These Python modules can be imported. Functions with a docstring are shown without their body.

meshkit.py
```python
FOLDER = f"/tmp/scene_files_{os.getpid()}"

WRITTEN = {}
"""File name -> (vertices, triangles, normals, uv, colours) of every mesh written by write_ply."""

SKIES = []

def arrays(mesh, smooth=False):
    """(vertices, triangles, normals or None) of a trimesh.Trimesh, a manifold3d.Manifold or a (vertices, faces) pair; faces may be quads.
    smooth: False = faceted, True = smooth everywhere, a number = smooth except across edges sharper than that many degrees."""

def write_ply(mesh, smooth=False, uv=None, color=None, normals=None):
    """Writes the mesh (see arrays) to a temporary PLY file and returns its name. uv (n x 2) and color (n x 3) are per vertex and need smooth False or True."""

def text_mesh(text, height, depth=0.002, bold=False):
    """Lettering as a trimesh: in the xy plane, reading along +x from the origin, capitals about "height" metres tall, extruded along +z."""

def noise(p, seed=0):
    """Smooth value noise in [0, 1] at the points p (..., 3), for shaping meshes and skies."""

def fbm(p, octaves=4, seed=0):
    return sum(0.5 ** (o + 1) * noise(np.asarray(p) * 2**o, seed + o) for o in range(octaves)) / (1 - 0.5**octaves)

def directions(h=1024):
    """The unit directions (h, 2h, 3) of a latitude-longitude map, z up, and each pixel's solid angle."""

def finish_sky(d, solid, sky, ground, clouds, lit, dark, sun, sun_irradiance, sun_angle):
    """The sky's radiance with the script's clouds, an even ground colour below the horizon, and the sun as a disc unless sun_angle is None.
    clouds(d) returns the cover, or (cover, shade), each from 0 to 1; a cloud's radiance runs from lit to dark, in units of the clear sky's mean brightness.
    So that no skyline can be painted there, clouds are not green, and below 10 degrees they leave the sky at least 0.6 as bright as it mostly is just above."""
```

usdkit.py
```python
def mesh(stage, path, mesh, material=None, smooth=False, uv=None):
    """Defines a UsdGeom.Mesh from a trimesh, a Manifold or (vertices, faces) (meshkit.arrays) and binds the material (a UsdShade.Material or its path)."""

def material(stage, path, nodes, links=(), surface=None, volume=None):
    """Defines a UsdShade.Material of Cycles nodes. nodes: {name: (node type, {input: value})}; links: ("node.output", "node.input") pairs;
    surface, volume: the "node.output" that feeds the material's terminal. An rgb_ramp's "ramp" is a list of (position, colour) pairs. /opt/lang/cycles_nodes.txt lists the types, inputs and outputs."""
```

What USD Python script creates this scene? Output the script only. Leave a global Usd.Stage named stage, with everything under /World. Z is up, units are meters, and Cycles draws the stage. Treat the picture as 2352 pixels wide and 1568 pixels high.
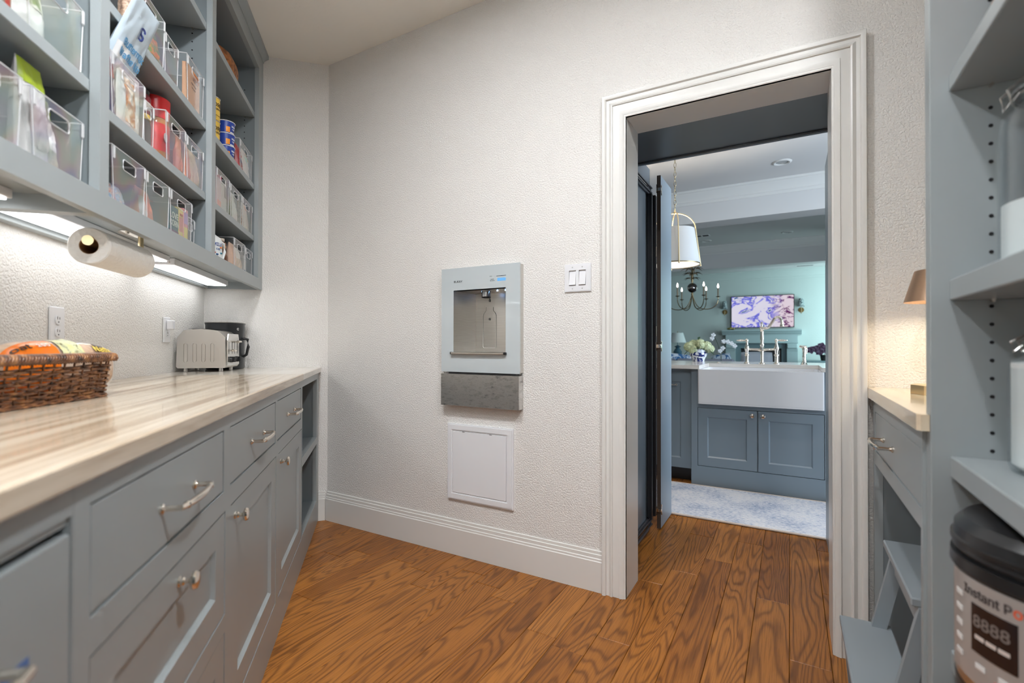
import math, random, numpy as np, trimesh, usdkit, meshkit
from pxr import Usd, UsdGeom, UsdLux, Gf, Sdf
from shapely.geometry import Polygon, box as sbox, Point
from shapely import affinity

stage = Usd.Stage.CreateInMemory()
UsdGeom.Xform.Define(stage, '/World')
UsdGeom.Scope.Define(stage, '/World/Looks')
# ------------------------------------------------------------------ camera, light, exposure
H = 1.052                                   # eye height; the origin is the floor below the camera, +y points at the door wall
FPX, YAW, PITCH, ROLL = 1117.98, -0.5196955, 0.0070801, -0.0016381
EXPOSURE = 0.07
FSTOP, FOCUS = 2.4, 2.3
CAN = 600.0
CAN_COL = (0.95, 0.975, 1.0)
LED, LED_COL = 5.2, (0.97, 0.99, 1.0)
DAY, DAY_COL = 20.0, (0.70, 0.84, 1.0)       # daylight in the kitchen windows
DAY2, DAY2_COL = 12.5, (0.60, 0.88, 0.93)      # daylight in the living room windows

fw = np.array([math.sin(YAW) * math.cos(PITCH), math.cos(YAW) * math.cos(PITCH), math.sin(PITCH)])
rt = np.array([math.cos(YAW), -math.sin(YAW), 0.0])
dn = -np.cross(rt, fw)
cr, sr = math.cos(ROLL), math.sin(ROLL)
rt, dn = cr * rt + sr * dn, -sr * rt + cr * dn
cam = UsdGeom.Camera.Define(stage, '/World/camera')
cam.CreateHorizontalApertureAttr(36.0)
cam.CreateVerticalApertureAttr(24.0)
cam.CreateFocalLengthAttr(36.0 * FPX / 2352)
cam.CreateFStopAttr(FSTOP)
cam.CreateFocusDistanceAttr(FOCUS)
cam.CreateClippingRangeAttr((0.02, 200.0))
cam.CreateExposureAttr(EXPOSURE)
cam.AddTransformOp().Set(Gf.Matrix4d(*[float(x) for r in (rt, -dn, -fw) for x in (*r, 0)], 0, 0, H, 1))

def rect_light(name, pos, look, up, w, h, inten, col):
    l = UsdLux.RectLight.Define(stage, '/World/' + name)
    l.CreateWidthAttr(w); l.CreateHeightAttr(h); l.CreateIntensityAttr(inten); l.CreateColorAttr(Gf.Vec3f(*col)); l.CreateNormalizeAttr(False)
    z = -np.array(look, float); z /= np.linalg.norm(z)
    x = np.cross(np.array(up, float), z); x /= np.linalg.norm(x); y = np.cross(z, x)
    l.AddTransformOp().Set(Gf.Matrix4d(*[float(a) for r in (x, y, z) for a in (*r, 0)], *map(float, pos), 1))
# daylight standing in the windows of the kitchen and the living room (openings in the walls beyond the frame)
rect_light('kitchen_window_daylight', (3.3, 4.4, 1.55), (-1, -.10, -.05), (0, 0, 1), 2.6, 1.5, DAY, DAY_COL)
rect_light('living_window_daylight', (2.2, 10.95, 1.40), (-.62, .78, -.08), (0, 0, 1), 1.3, 2.2, DAY2, DAY2_COL)

# ------------------------------------------------------------------ helpers
def lin(r, g, b):
    f = lambda c: c / 12.92 if c <= 0.04045 else ((c + 0.055) / 1.055) ** 2.4
    return tuple(f(c / 255.0) for c in (r, g, b))

S2 = math.sqrt(.5)
def L2W(u, v, z):                            # u runs along the left wall, v across the room towards it
    return np.array([(-u - v) * S2, (u - v) * S2, z])

class Thing:
    def __init__(s, path, o): s.path, s.o, s.count = path, np.array(o, float), {}

used = {}
def numbered(name, d):
    n = d.get(name, 0); d[name] = n + 1
    return name if n == 0 else '%s_%03d' % (name, n)

def tags(prim, label=None, cat=None, group=None, kind=None):
    for k, v in (('label', label), ('category', cat), ('group', group), ('kind', kind)):
        if v: prim.SetCustomDataByKey(k, v)

def thing(name, label, cat, o=(0, 0, 0), frame='W', group=None, kind=None, rz=None):
    p = '/World/' + numbered(name, used)
    x = UsdGeom.Xform.Define(stage, p)
    o = np.array(o, float)
    w = L2W(*o) if frame == 'L' else o
    x.AddTranslateOp().Set(Gf.Vec3d(*map(float, w)))
    a = (135.0 if frame == 'L' else 0.0) + (rz or 0.0)
    if a: x.AddRotateZOp().Set(a)
    tags(x.GetPrim(), label, cat, group, kind)
    return Thing(p, o if rz is None else np.zeros(3))

def part(t, name, mb, mat, label=None, smooth=30, kind=None):
    m = mb.mesh() if isinstance(mb, MB) else mb
    m = trimesh.Trimesh(np.array(m.vertices) - t.o, m.faces, process=False)
    p = t.path + '/' + numbered(name, t.count)
    g = usdkit.mesh(stage, p, m, mat, smooth=smooth)
    if label: g.GetPrim().SetCustomDataByKey('label', label)
    if kind: g.GetPrim().SetCustomDataByKey('kind', kind)
    r = Thing(p, t.o); return r

def copy_thing(src, name, o, label, cat, frame='W', group=None, rz=0.0):
    p = '/World/' + numbered(name, used)
    x = UsdGeom.Xform.Define(stage, p)
    w = L2W(*o) if frame == 'L' else np.array(o, float)
    x.AddTranslateOp().Set(Gf.Vec3d(*map(float, w)))
    a = (135.0 if frame == 'L' else 0.0) + rz
    if a: x.AddRotateZOp().Set(a)
    x.GetPrim().GetReferences().AddInternalReference(src.path)
    x.GetPrim().SetInstanceable(True)
    tags(x.GetPrim(), label, cat, group)

_T = {}
def chamfer_template():
    if 'c' not in _T:
        pts, key = [], []
        for sx in (0, 1):
            for sy in (0, 1):
                for sz in (0, 1):
                    for ax in range(3):
                        q = [(.3, .7)[s] for s in (sx, sy, sz)]
                        q[ax] = (0., 1.)[(sx, sy, sz)[ax]]
                        pts.append(q); key.append((sx, sy, sz, ax))
        h = trimesh.Trimesh(np.array(pts), process=False).convex_hull
        idx = [int(np.argmin(((np.array(pts) - v) ** 2).sum(1))) for v in h.vertices]
        _T['c'] = ([key[i] for i in idx], np.array(h.faces))
    return _T['c']

class MB:
    def __init__(s): s.V, s.F, s.n = [], [], 0
    def add(s, v, f):
        v = np.asarray(v, float); f = np.asarray(f, int)
        if f.shape[1] == 4: f = np.vstack([f[:, [0, 1, 2]], f[:, [0, 2, 3]]])
        s.V.append(v); s.F.append(f + s.n); s.n += len(v); return s
    def tm(s, m): return s.add(m.vertices, m.faces)
    def mesh(s): return trimesh.Trimesh(np.vstack(s.V), np.vstack(s.F), process=False)
    def box(s, x0, y0, z0, x1, y1, z1, c=0.0):
        lo, hi = np.minimum((x0, y0, z0), (x1, y1, z1)), np.maximum((x0, y0, z0), (x1, y1, z1))
        if c <= 0:
            v = np.array([[(lo, hi)[(i >> k) & 1][k] for k in range(3)] for i in range(8)])
            return s.add(v, [[0, 2, 3, 1], [4, 5, 7, 6], [0, 1, 5, 4], [2, 6, 7, 3], [0, 4, 6, 2], [1, 3, 7, 5]])
        c = min(c, (hi - lo).min() * .45)
        key, f = chamfer_template()
        v = [[(lo[k] if not q[k] else hi[k]) + (0 if q[3] == k else (c if not q[k] else -c)) for k in range(3)] for q in key]
        return s.add(v, f)
    def prism(s, poly, depth, o=(0, 0, 0), ax=(1, 0, 0), ay=(0, 0, 1)):
        ax, ay = np.array(ax, float), np.array(ay, float); n = np.cross(ax, ay)
        for g in getattr(poly, 'geoms', [poly]):
            m = trimesh.creation.extrude_polygon(g, abs(depth), engine='earcut')
            v = np.array(m.vertices)
            if depth < 0: v[:, 2] -= abs(depth)
            s.add(np.array(o) + v[:, :1] * ax + v[:, 1:2] * ay + v[:, 2:] * n, m.faces)
        return s
    def lathe(s, prof, o=(0, 0, 0), axis='z', n=28):
        prof = np.array(prof, float); k = len(prof)
        a = np.arange(n) * 2 * math.pi / n
        v = np.stack([prof[:, None, 0] * np.cos(a), prof[:, None, 0] * np.sin(a), np.broadcast_to(prof[:, 1:2], (k, n))], -1).reshape(-1, 3)
        i, j = np.meshgrid(np.arange(k - 1), np.arange(n), indexing='ij')
        f = np.stack([i * n + j, i * n + (j + 1) % n, (i + 1) * n + (j + 1) % n, (i + 1) * n + j], -1).reshape(-1, 4)
        if isinstance(axis, str):
            if axis == 'x': v = v[:, [2, 0, 1]]
            elif axis == 'y': v = v[:, [1, 2, 0]]
            elif axis == '-y': v = v[:, [1, 2, 0]] * [-1, -1, 1]
            elif axis == '-x': v = v[:, [2, 0, 1]] * [-1, -1, 1]
        else:
            d = np.array(axis, float); d /= np.linalg.norm(d)
            a_ = np.cross(d, [0, 0, 1.0] if abs(d[2]) < .9 else [1.0, 0, 0]); a_ /= np.linalg.norm(a_)
            b_ = np.cross(d, a_); v = v[:, :1] * a_ + v[:, 1:2] * b_ + v[:, 2:] * d
        return s.add(v + np.array(o), f)
    def cyl(s, p0, p1, r0, r1=None, n=20):
        p0, p1 = np.array(p0, float), np.array(p1, float); l = np.linalg.norm(p1 - p0); r1 = r0 if r1 is None else r1
        return s.lathe([(0, 0), (r0, 0), (r1, l), (0, l)], p0, p1 - p0, n)
    def tube(s, pts, r, n=8, closed=False):
        p = np.array(pts, float); m = len(p)
        if closed: t = np.roll(p, -1, 0) - np.roll(p, 1, 0)
        else: t = np.gradient(p, axis=0)
        t /= np.linalg.norm(t, axis=1, keepdims=True) + 1e-12
        ref = np.array([0, 0, 1.0]) if np.abs(t[:, 2]).mean() < .8 else np.array([1.0, 0.3, 0])
        a = np.cross(t, ref); a /= np.linalg.norm(a, axis=1, keepdims=True) + 1e-12
        b = np.cross(t, a); th = np.arange(n) * 2 * math.pi / n
        r = np.broadcast_to(np.asarray(r, float), (m,))[:, None, None]
        v = (p[:, None] + r * (np.cos(th)[None, :, None] * a[:, None] + np.sin(th)[None, :, None] * b[:, None])).reshape(-1, 3)
        k = m if closed else m - 1
        i, j = np.meshgrid(np.arange(k), np.arange(n), indexing='ij'); i2 = (i + 1) % m
        f = np.stack([i * n + j, i2 * n + j, i2 * n + (j + 1) % n, i * n + (j + 1) % n], -1).reshape(-1, 4)
        f = np.vstack([f[:, [0, 1, 2]], f[:, [0, 2, 3]]])
        if not closed:
            v = np.vstack([v, p[:1], p[-1:]]); c0, c1 = m * n, m * n + 1; q = np.arange(n)
            f = np.vstack([f, np.stack([np.full(n, c0), q, (q + 1) % n], -1), np.stack([np.full(n, c1), (m - 1) * n + (q + 1) % n, (m - 1) * n + q], -1)])
        return s.add(v, f)
    def sweep(s, prof, stations, caps=True):     # closed profile (a, b) lofted over stations (origin, avec, bvec)
        prof = np.array(prof, float); n, m = len(prof), len(stations)
        v = np.vstack([np.array(o, float) + prof[:, :1] * np.array(a, float) + prof[:, 1:] * np.array(b, float) for o, a, b in stations])
        i, j = np.meshgrid(np.arange(m - 1), np.arange(n), indexing='ij')
        f = np.stack([i * n + j, i * n + (j + 1) % n, (i + 1) * n + (j + 1) % n, (i + 1) * n + j], -1).reshape(-1, 4)
        f = np.vstack([f[:, [0, 1, 2]], f[:, [0, 2, 3]]])
        if caps:
            tr = trimesh.creation.triangulate_polygon(Polygon(prof), engine='earcut')
            tv, tf = np.array(tr[0]), np.array(tr[1])
            idx = np.array([int(np.argmin(((prof - q) ** 2).sum(1))) for q in tv])
            f = np.vstack([f, idx[tf], idx[tf][:, ::-1] + (m - 1) * n])
        return s.add(v, f)
    def text(s, txt, h, o, ax, ay, depth=.0006, bold=False, center=False):
        m = meshkit.text_mesh(txt, h, depth, bold); v = np.array(m.vertices)
        if center: v[:, 0] -= (v[:, 0].min() + v[:, 0].max()) / 2
        ax, ay = np.array(ax, float), np.array(ay, float); n = np.cross(ax, ay)
        return s.add(np.array(o) + v[:, :1] * ax + v[:, 1:2] * ay + v[:, 2:] * n, m.faces)
    def ball(s, c, r, sub=2, sc=(1, 1, 1)):
        m = trimesh.creation.icosphere(sub, 1.0)
        return s.add(np.array(c) + np.array(m.vertices) * r * np.array(sc), m.faces)

def rrect(x0, y0, x1, y1, r, q=6):
    return sbox(x0 + r, y0 + r, x1 - r, y1 - r).buffer(r, quad_segs=q)

# ------------------------------------------------------------------ materials
mats = {}
def mat(name, nodes, links, surface='p.BSDF'):
    if name not in mats: mats[name] = usdkit.material(stage, '/World/Looks/' + name, nodes, links, surface=surface)
    return mats[name]
def paint(name, col, rough=.5, metal=0.0, spec=.5, coat=0.0, bump=None, emis=0.0, var=0.0, trans=0.0):
    if name in mats: return mats[name]
    n = {'p': ('principled_bsdf', {'base_color': col, 'roughness': rough, 'metallic': metal, 'specular_ior_level': spec, 'coat_weight': coat, 'transmission_weight': trans})}
    l = []
    if emis: n['p'][1].update({'emission_color': col, 'emission_strength': emis})
    if bump or var: n['g'] = ('geometry', {})
    if bump:
        sc, dist, *st = bump
        n['n'] = ('noise_texture', {'scale': sc, 'detail': 3.0, 'roughness': .55}); n['b'] = ('bump', {'strength': 1.0, 'distance': dist})
        l += [('g.position', 'n.vector'), ('n.fac', 'b.height'), ('b.normal', 'p.normal')]
    if var:
        n['m'] = ('noise_texture', {'scale': 6.0, 'detail': 4.0}); n['r'] = ('rgb_ramp', {'ramp': [(.3, tuple(c * (1 - var) for c in col)), (.7, tuple(min(1, c * (1 + var)) for c in col))]})
        l += [('g.position', 'm.vector'), ('m.fac', 'r.fac'), ('r.color', 'p.base_color')]
    return mat(name, n, l)

def wall_mat(name, col, sc=150.0, dist=.0016):   # knock-down plaster: soft blobs with flattened tops
    return mat(name, {'g': ('geometry', {}), 'n': ('noise_texture', {'scale': sc, 'detail': 2.5, 'roughness': .5, 'distortion': .25}),
        'r': ('rgb_ramp', {'ramp': [(.36, (0, 0, 0)), (.52, (.8, .8, .8)), (.62, (1, 1, 1))]}), 'b': ('bump', {'strength': .8, 'distance': dist}),
        'p': ('principled_bsdf', {'base_color': col, 'roughness': .55, 'specular_ior_level': .35})},
        [('g.position', 'n.vector'), ('n.fac', 'r.fac'), ('r.color', 'b.height'), ('b.normal', 'p.normal')])
M_WALL = wall_mat('wall_plaster', lin(232, 229, 225))
M_CEIL = paint('ceiling_paint', lin(240, 236, 228), .8, bump=(60, .0012))
M_TRIM = paint('trim_white', lin(226, 224, 220), .32)
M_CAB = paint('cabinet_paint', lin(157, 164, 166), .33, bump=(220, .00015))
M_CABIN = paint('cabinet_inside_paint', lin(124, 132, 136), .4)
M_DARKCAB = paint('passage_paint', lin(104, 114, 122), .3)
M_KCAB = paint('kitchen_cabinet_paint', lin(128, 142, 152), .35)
M_BLACK = paint('black_plastic', (.012, .012, .013), .35)
M_DARK = paint('dark_void', (.01, .01, .012), .8)
M_NICKEL = paint('polished_nickel', (.80, .74, .66), .10, 1.0)
M_STEEL = mat('brushed_steel', {'g': ('geometry', {}), 'mp': ('mapping', {'scale': (3., 3., 90.)}), 'n': ('noise_texture', {'scale': 3.0, 'detail': 3.0}),
    'r': ('map_range', {'from_min': .2, 'from_max': .8, 'to_min': .27, 'to_max': .285}), 'p': ('principled_bsdf', {'base_color': (.62, .60, .57), 'metallic': 1.0})},
    [('g.position', 'mp.vector'), ('mp.vector', 'n.vector'), ('n.fac', 'r.value'), ('r.result', 'p.roughness')])
M_STEELW = mat('water_spotted_steel', {'g': ('geometry', {}), 'mp': ('mapping', {'scale': (8., 8., 22.)}), 'n': ('noise_texture', {'scale': 1.6, 'detail': 6.0, 'roughness': .72}),
    'r': ('rgb_ramp', {'ramp': [(.34, (.20, .195, .19)), (.40, (.48, .47, .46)), (.52, (.66, .65, .63))]}), 'q': ('rgb_ramp', {'ramp': [(.3, (.5, .5, .5)), (.6, (.3, .3, .3))]}), 'p': ('principled_bsdf', {'metallic': 1.0})},
    [('g.position', 'mp.vector'), ('mp.vector', 'n.vector'), ('n.fac', 'r.fac'), ('n.fac', 'q.fac'), ('r.color', 'p.base_color'), ('q.color', 'p.roughness')])
M_BRASS = paint('brushed_brass', (.80, .64, .38), .34, 1.0)
M_COPPER = paint('copper_shade', (.55, .36, .24), .38, .85)
M_WHITEP = paint('white_plastic', lin(232, 232, 235), .28)
M_PORC = paint('white_fireclay', lin(228, 229, 232), .08, coat=.4)
M_GREYW = paint('stool_paint', lin(150, 158, 163), .42)
M_CHAIN = paint('antique_brass', (.28, .22, .13), .35, 1.0)
M_EMW = lambda name, col, s: mat(name, {'e': ('emission', {'color': col, 'strength': s})}, [], 'e.emission')
M_LED = M_EMW('led_lens', LED_COL, LED)
M_CAN = M_EMW('can_lens', CAN_COL, CAN)
M_KCAN = M_EMW('kitchen_can_lens', (1.0, .88, .77), 270.0)
M_BULB = M_EMW('candle_flame', (1.0, .93, .82), 9.0)
M_SHADEGLOW = M_EMW('lamp_glow', (1.0, .88, .66), 42.0)
M_PBULB = M_EMW('pendant_bulb', (1.0, .86, .70), 1000.0)
M_PEND = M_EMW('pendant_diffuser', (1.0, .90, .78), 1.6)

def clear_mat(name, tint=(1, 1, 1), haze=.06, rainbow=0.0):
    n = {'lw': ('layer_weight', {'blend': .5}), 'pw': ('math', {'math_type': 'power', 'value2': 5.0}), 'f': ('math', {'math_type': 'multiply_add', 'value2': .62, 'value3': .025}), 't': ('transparent_bsdf', {'color': tint}), 'g': ('glossy_bsdf', {'color': (1, 1, 1), 'roughness': .06}),
         'd': ('principled_bsdf', {'base_color': (.75, .75, .76), 'roughness': .25}), 'm1': ('mix_closure', {'fac': haze}), 'm2': ('mix_closure', {})}
    l = [('t.BSDF', 'm1.closure1'), ('d.BSDF', 'm1.closure2'), ('lw.facing', 'pw.value1'), ('pw.value', 'f.value1'), ('f.value', 'm2.fac'), ('m1.closure', 'm2.closure1'), ('g.BSDF', 'm2.closure2')]
    if rainbow:      # moulded polystyrene shows faint stress colours
        n.update({'geo': ('geometry', {}), 'nz': ('noise_texture', {'scale': 6.5, 'detail': 1.0, 'distortion': .8}),
            'rr': ('rgb_ramp', {'ramp': [(.30, (.62, .66, .74)), (.40, (.50, .66, .62)), (.46, (.66, .70, .52)), (.52, (.80, .60, .52)), (.58, (.72, .50, .66)), (.66, (.52, .52, .76)), (.74, (.56, .68, .66))]})})
        l += [('geo.position', 'nz.vector'), ('nz.fac', 'rr.fac'), ('rr.color', 'd.base_color')]
        n['m1'][1]['fac'] = rainbow
    return mat(name, n, l, 'm2.closure')
M_CLEAR = clear_mat('clear_plastic', (.98, .985, .985), .035)
M_CLEARF = clear_mat('clear_plastic_front', (.98, .985, .985), .05, .13)
M_RIM = clear_mat('clear_plastic_edge', (.95, .96, .97), .6)
M_GLASS = clear_mat('jar_glass', (.93, .96, .97), .05)
M_POUCHC = clear_mat('cellophane', (.97, .97, .97), .12)

def wood_floor():
    # grain follows y; contour lines of a stretched noise give the cathedral figure, object random shifts every plank
    return mat('oak_plank', {
        'g': ('geometry', {}), 'o': ('object_info', {}), 'rm': ('math', {'math_type': 'multiply', 'value2': 53.0}), 'cx': ('combine_xyz', {}), 'ad': ('mix', {'mix_type': 'add', 'fac': 1.0}),
        'm1': ('mapping', {'scale': (7.0, .85, 1.0)}), 'n1': ('noise_texture', {'scale': 1.0, 'detail': 2.2, 'roughness': .40, 'distortion': .30}),
        'k': ('math', {'math_type': 'multiply', 'value2': 150.0}), 's': ('math', {'math_type': 'sine'}), 'sr': ('map_range', {'from_min': -1.0, 'from_max': 1.0, 'to_min': 0.0, 'to_max': 1.0}),
        'm2': ('mapping', {'scale': (210., 6., 1.)}), 'n2': ('noise_texture', {'scale': 1.0, 'detail': 3.0, 'roughness': .6}),
        'm3': ('mapping', {'scale': (5., 1.6, 1.)}), 'n3': ('noise_texture', {'scale': 1.0, 'detail': 3.0}),
        'rg': ('rgb_ramp', {'ramp': [(0.0, (.50, .46, .42)), (.22, (.78, .75, .72)), (.55, (1, 1, 1)), (1.0, (1.06, 1.05, 1.03))]}),
        'rf': ('rgb_ramp', {'ramp': [(.34, (.55, .50, .45)), (.54, (1, 1, 1))]}),
        'base': ('rgb_ramp', {'ramp': [(0.0, lin(124, 74, 26)), (.35, lin(150, 92, 34)), (.62, lin(164, 104, 42)), (1.0, lin(180, 118, 52))]}),
        'bl': ('mix_float', {'fac': .48}), 'x1': ('mix', {'mix_type': 'multiply', 'fac': .85}), 'x2': ('mix', {'mix_type': 'multiply', 'fac': .7}),
        'bu': ('bump', {'strength': .35, 'distance': .0006}),
        'p': ('principled_bsdf', {'roughness': .36, 'specular_ior_level': .4})},
        [('o.random', 'rm.value1'), ('rm.value', 'cx.x'), ('rm.value', 'cx.y'), ('g.position', 'ad.color1'), ('cx.vector', 'ad.color2'),
         ('ad.color', 'm1.vector'), ('m1.vector', 'n1.vector'), ('n1.fac', 'k.value1'), ('k.value', 's.value1'), ('s.value', 'sr.value'), ('sr.result', 'rg.fac'),
         ('ad.color', 'm2.vector'), ('m2.vector', 'n2.vector'), ('n2.fac', 'rf.fac'), ('ad.color', 'm3.vector'), ('m3.vector', 'n3.vector'),
         ('n3.fac', 'bl.a'), ('o.random', 'bl.b'), ('bl.result', 'base.fac'), ('base.color', 'x1.color1'), ('rg.color', 'x1.color2'), ('x1.color', 'x2.color1'), ('rf.color', 'x2.color2'),
         ('x2.color', 'p.base_color'), ('n2.fac', 'bu.height'), ('bu.normal', 'p.normal')])
M_FLOOR = wood_floor()
def streak(name, ramp, ang, su, sv, rough=.16, coat=.35):   # stone or laminate with streaks along one direction
    return mat(name, {'g': ('geometry', {}), 'm0': ('mapping', {'rotation': (0, 0, ang)}), 'm': ('mapping', {'scale': (su, sv, 12.)}), 'n': ('noise_texture', {'scale': 1.0, 'detail': 5.0, 'roughness': .6, 'distortion': .3}),
        'r': ('rgb_ramp', {'ramp': ramp}), 'p': ('principled_bsdf', {'roughness': rough, 'coat_weight': coat, 'coat_roughness': .05})},
        [('g.position', 'm0.vector'), ('m0.vector', 'm.vector'), ('m.vector', 'n.vector'), ('n.fac', 'r.fac'), ('r.color', 'p.base_color')])
M_CTR = streak('maple_counter', [(.28, lin(140, 108, 80)), (.42, lin(182, 160, 134)), (.54, lin(212, 196, 174)), (.72, lin(220, 207, 188))], -math.radians(135), .9, 26.)
M_CTR2 = streak('pale_counter_end', [(.3, lin(206, 194, 178)), (.6, lin(228, 222, 212))], -math.radians(135), 1.6, 10.)
M_CTRR = streak('maple_desk_top', [(.3, lin(212, 190, 160)), (.6, lin(228, 212, 186))], 0, 20., 1.2)
M_STONE = streak('island_stone', [(.3, lin(198, 192, 184)), (.6, lin(228, 225, 220))], 0, 2., 5.)
def wicker(name, c0, c1, c2):
    return mat(name, {'g': ('geometry', {}), 'n': ('noise_texture', {'scale': 55.0, 'detail': 3.0}), 'r': ('rgb_ramp', {'ramp': [(.30, c0), (.5, c1), (.72, c2)]}), 'p': ('principled_bsdf', {'roughness': .38})},
        [('g.position', 'n.vector'), ('n.fac', 'r.fac'), ('r.color', 'p.base_color')])
M_WICK = wicker('willow', lin(52, 32, 20), lin(108, 66, 36), lin(160, 112, 68))
M_WICK2 = wicker('rattan', lin(120, 66, 22), lin(178, 108, 44), lin(206, 140, 70))
# ------------------------------------------------------------------ setting
ZC, ZK, YW, YE, UE, VL = 2.745, 3.05, 2.0, 2.17, 3.13, 0.965
XR, YB = 0.86, -1.4
OL, OR, OZ = -0.594, 0.123, 2.003            # door opening
def struct(name, label, parts, kind='structure', frame='W'):
    t = thing(name, label, None, (0, 0, 0), frame, kind=kind)
    for n, mb, m in parts: part(t, n, mb, m)
    return t
cornA = L2W(UE, VL, 0); cornB = L2W(UE, .302, 0)          # ends of the short end wall
room = Polygon([(XR, YW), (XR, YB), (-1.365 - YB, YB), tuple(cornA[:2]), (cornB[0], YW)])
XK0, XK1, YF = -5.6, 3.0, 12.5
w = Polygon([(-3.1, 0), (OL - .021, 0), (OL - .021, OZ + .021), (OR + .021, OZ + .021), (OR + .021, 0), (XR + .1, 0), (XR + .1, ZC), (-3.1, ZC)])
clip = Polygon([(cornB[0], 0), (XR + .1, 0), (XR + .1, ZC), (cornB[0], ZC)])
rw = sbox(-1.46, 1.010, -1.156, 1.324)                      # niche for the bottle filler
struct('wall_back', 'off-white textured plaster wall with the doorway and bottle filler', [('plaster', MB().prism(w.intersection(clip).difference(rw), -(YE - YW), (0, YW, 0), (1, 0, 0), (0, 0, 1)), M_WALL)])
struct('wall_left', 'textured plaster wall above the long worktop', [('plaster', MB().box(-1.8, VL, 0, UE + .1, VL + .1, ZC), M_WALL)], frame='L')
struct('wall_end', 'narrow textured plaster wall at the end of the worktop', [('plaster', MB().box(UE, .29, 0, UE + .1, VL, ZC), M_WALL)], frame='L')
struct('wall_right', 'plaster wall behind the right hand shelves', [('plaster', MB().box(XR, YB, 0, XR + .1, YW, ZC), M_WALL)])
struct('wall_front', 'plaster wall behind the viewer', [('plaster', MB().box(-.1, YB - .1, 0, XR, YB, ZC), M_WALL)])
struct('ceiling', 'warm white pantry ceiling', [('plaster', MB().prism(room.buffer(.08, join_style=2), .06, (0, 0, ZC), (1, 0, 0), (0, 1, 0)), M_CEIL)])

# floor: oak planks along y, each a mesh of its own
rnd = random.Random(7)
fl = thing('floor', 'stained oak plank floor running through the doorway into the kitchen', None, kind='structure')
part(fl, 'subfloor', MB().box(-5.6, -1.5, -.05, 3.0, YF, -.015), paint('subfloor', lin(60, 36, 16), .6))
seen = Polygon([(-2.62, 1.98), (-.1, -.55), (.9, -.55), (.9, 2.05), (.16, 2.05), (.25, 3.95), (-1.25, 3.95), (-.72, 2.05), (-2.6, 2.05)])
PW = .121
k = -22
while k * PW < .95:
    x0 = k * PW - .0055; y = -1.2 - rnd.random() * .9
    while y < 4.1:
        L = rnd.choice((.5, .7, .9, 1.05, 1.2, 1.35, 1.5)); g = .0006
        if sbox(x0, y, x0 + PW, y + L).intersects(seen):
            part(fl, 'plank', MB().box(x0 + g, y + g, -.014, x0 + PW - g, y + L - g, rnd.uniform(-.0005, 0), .0016), M_FLOOR, smooth=False)
        y += L
    k += 1

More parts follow.
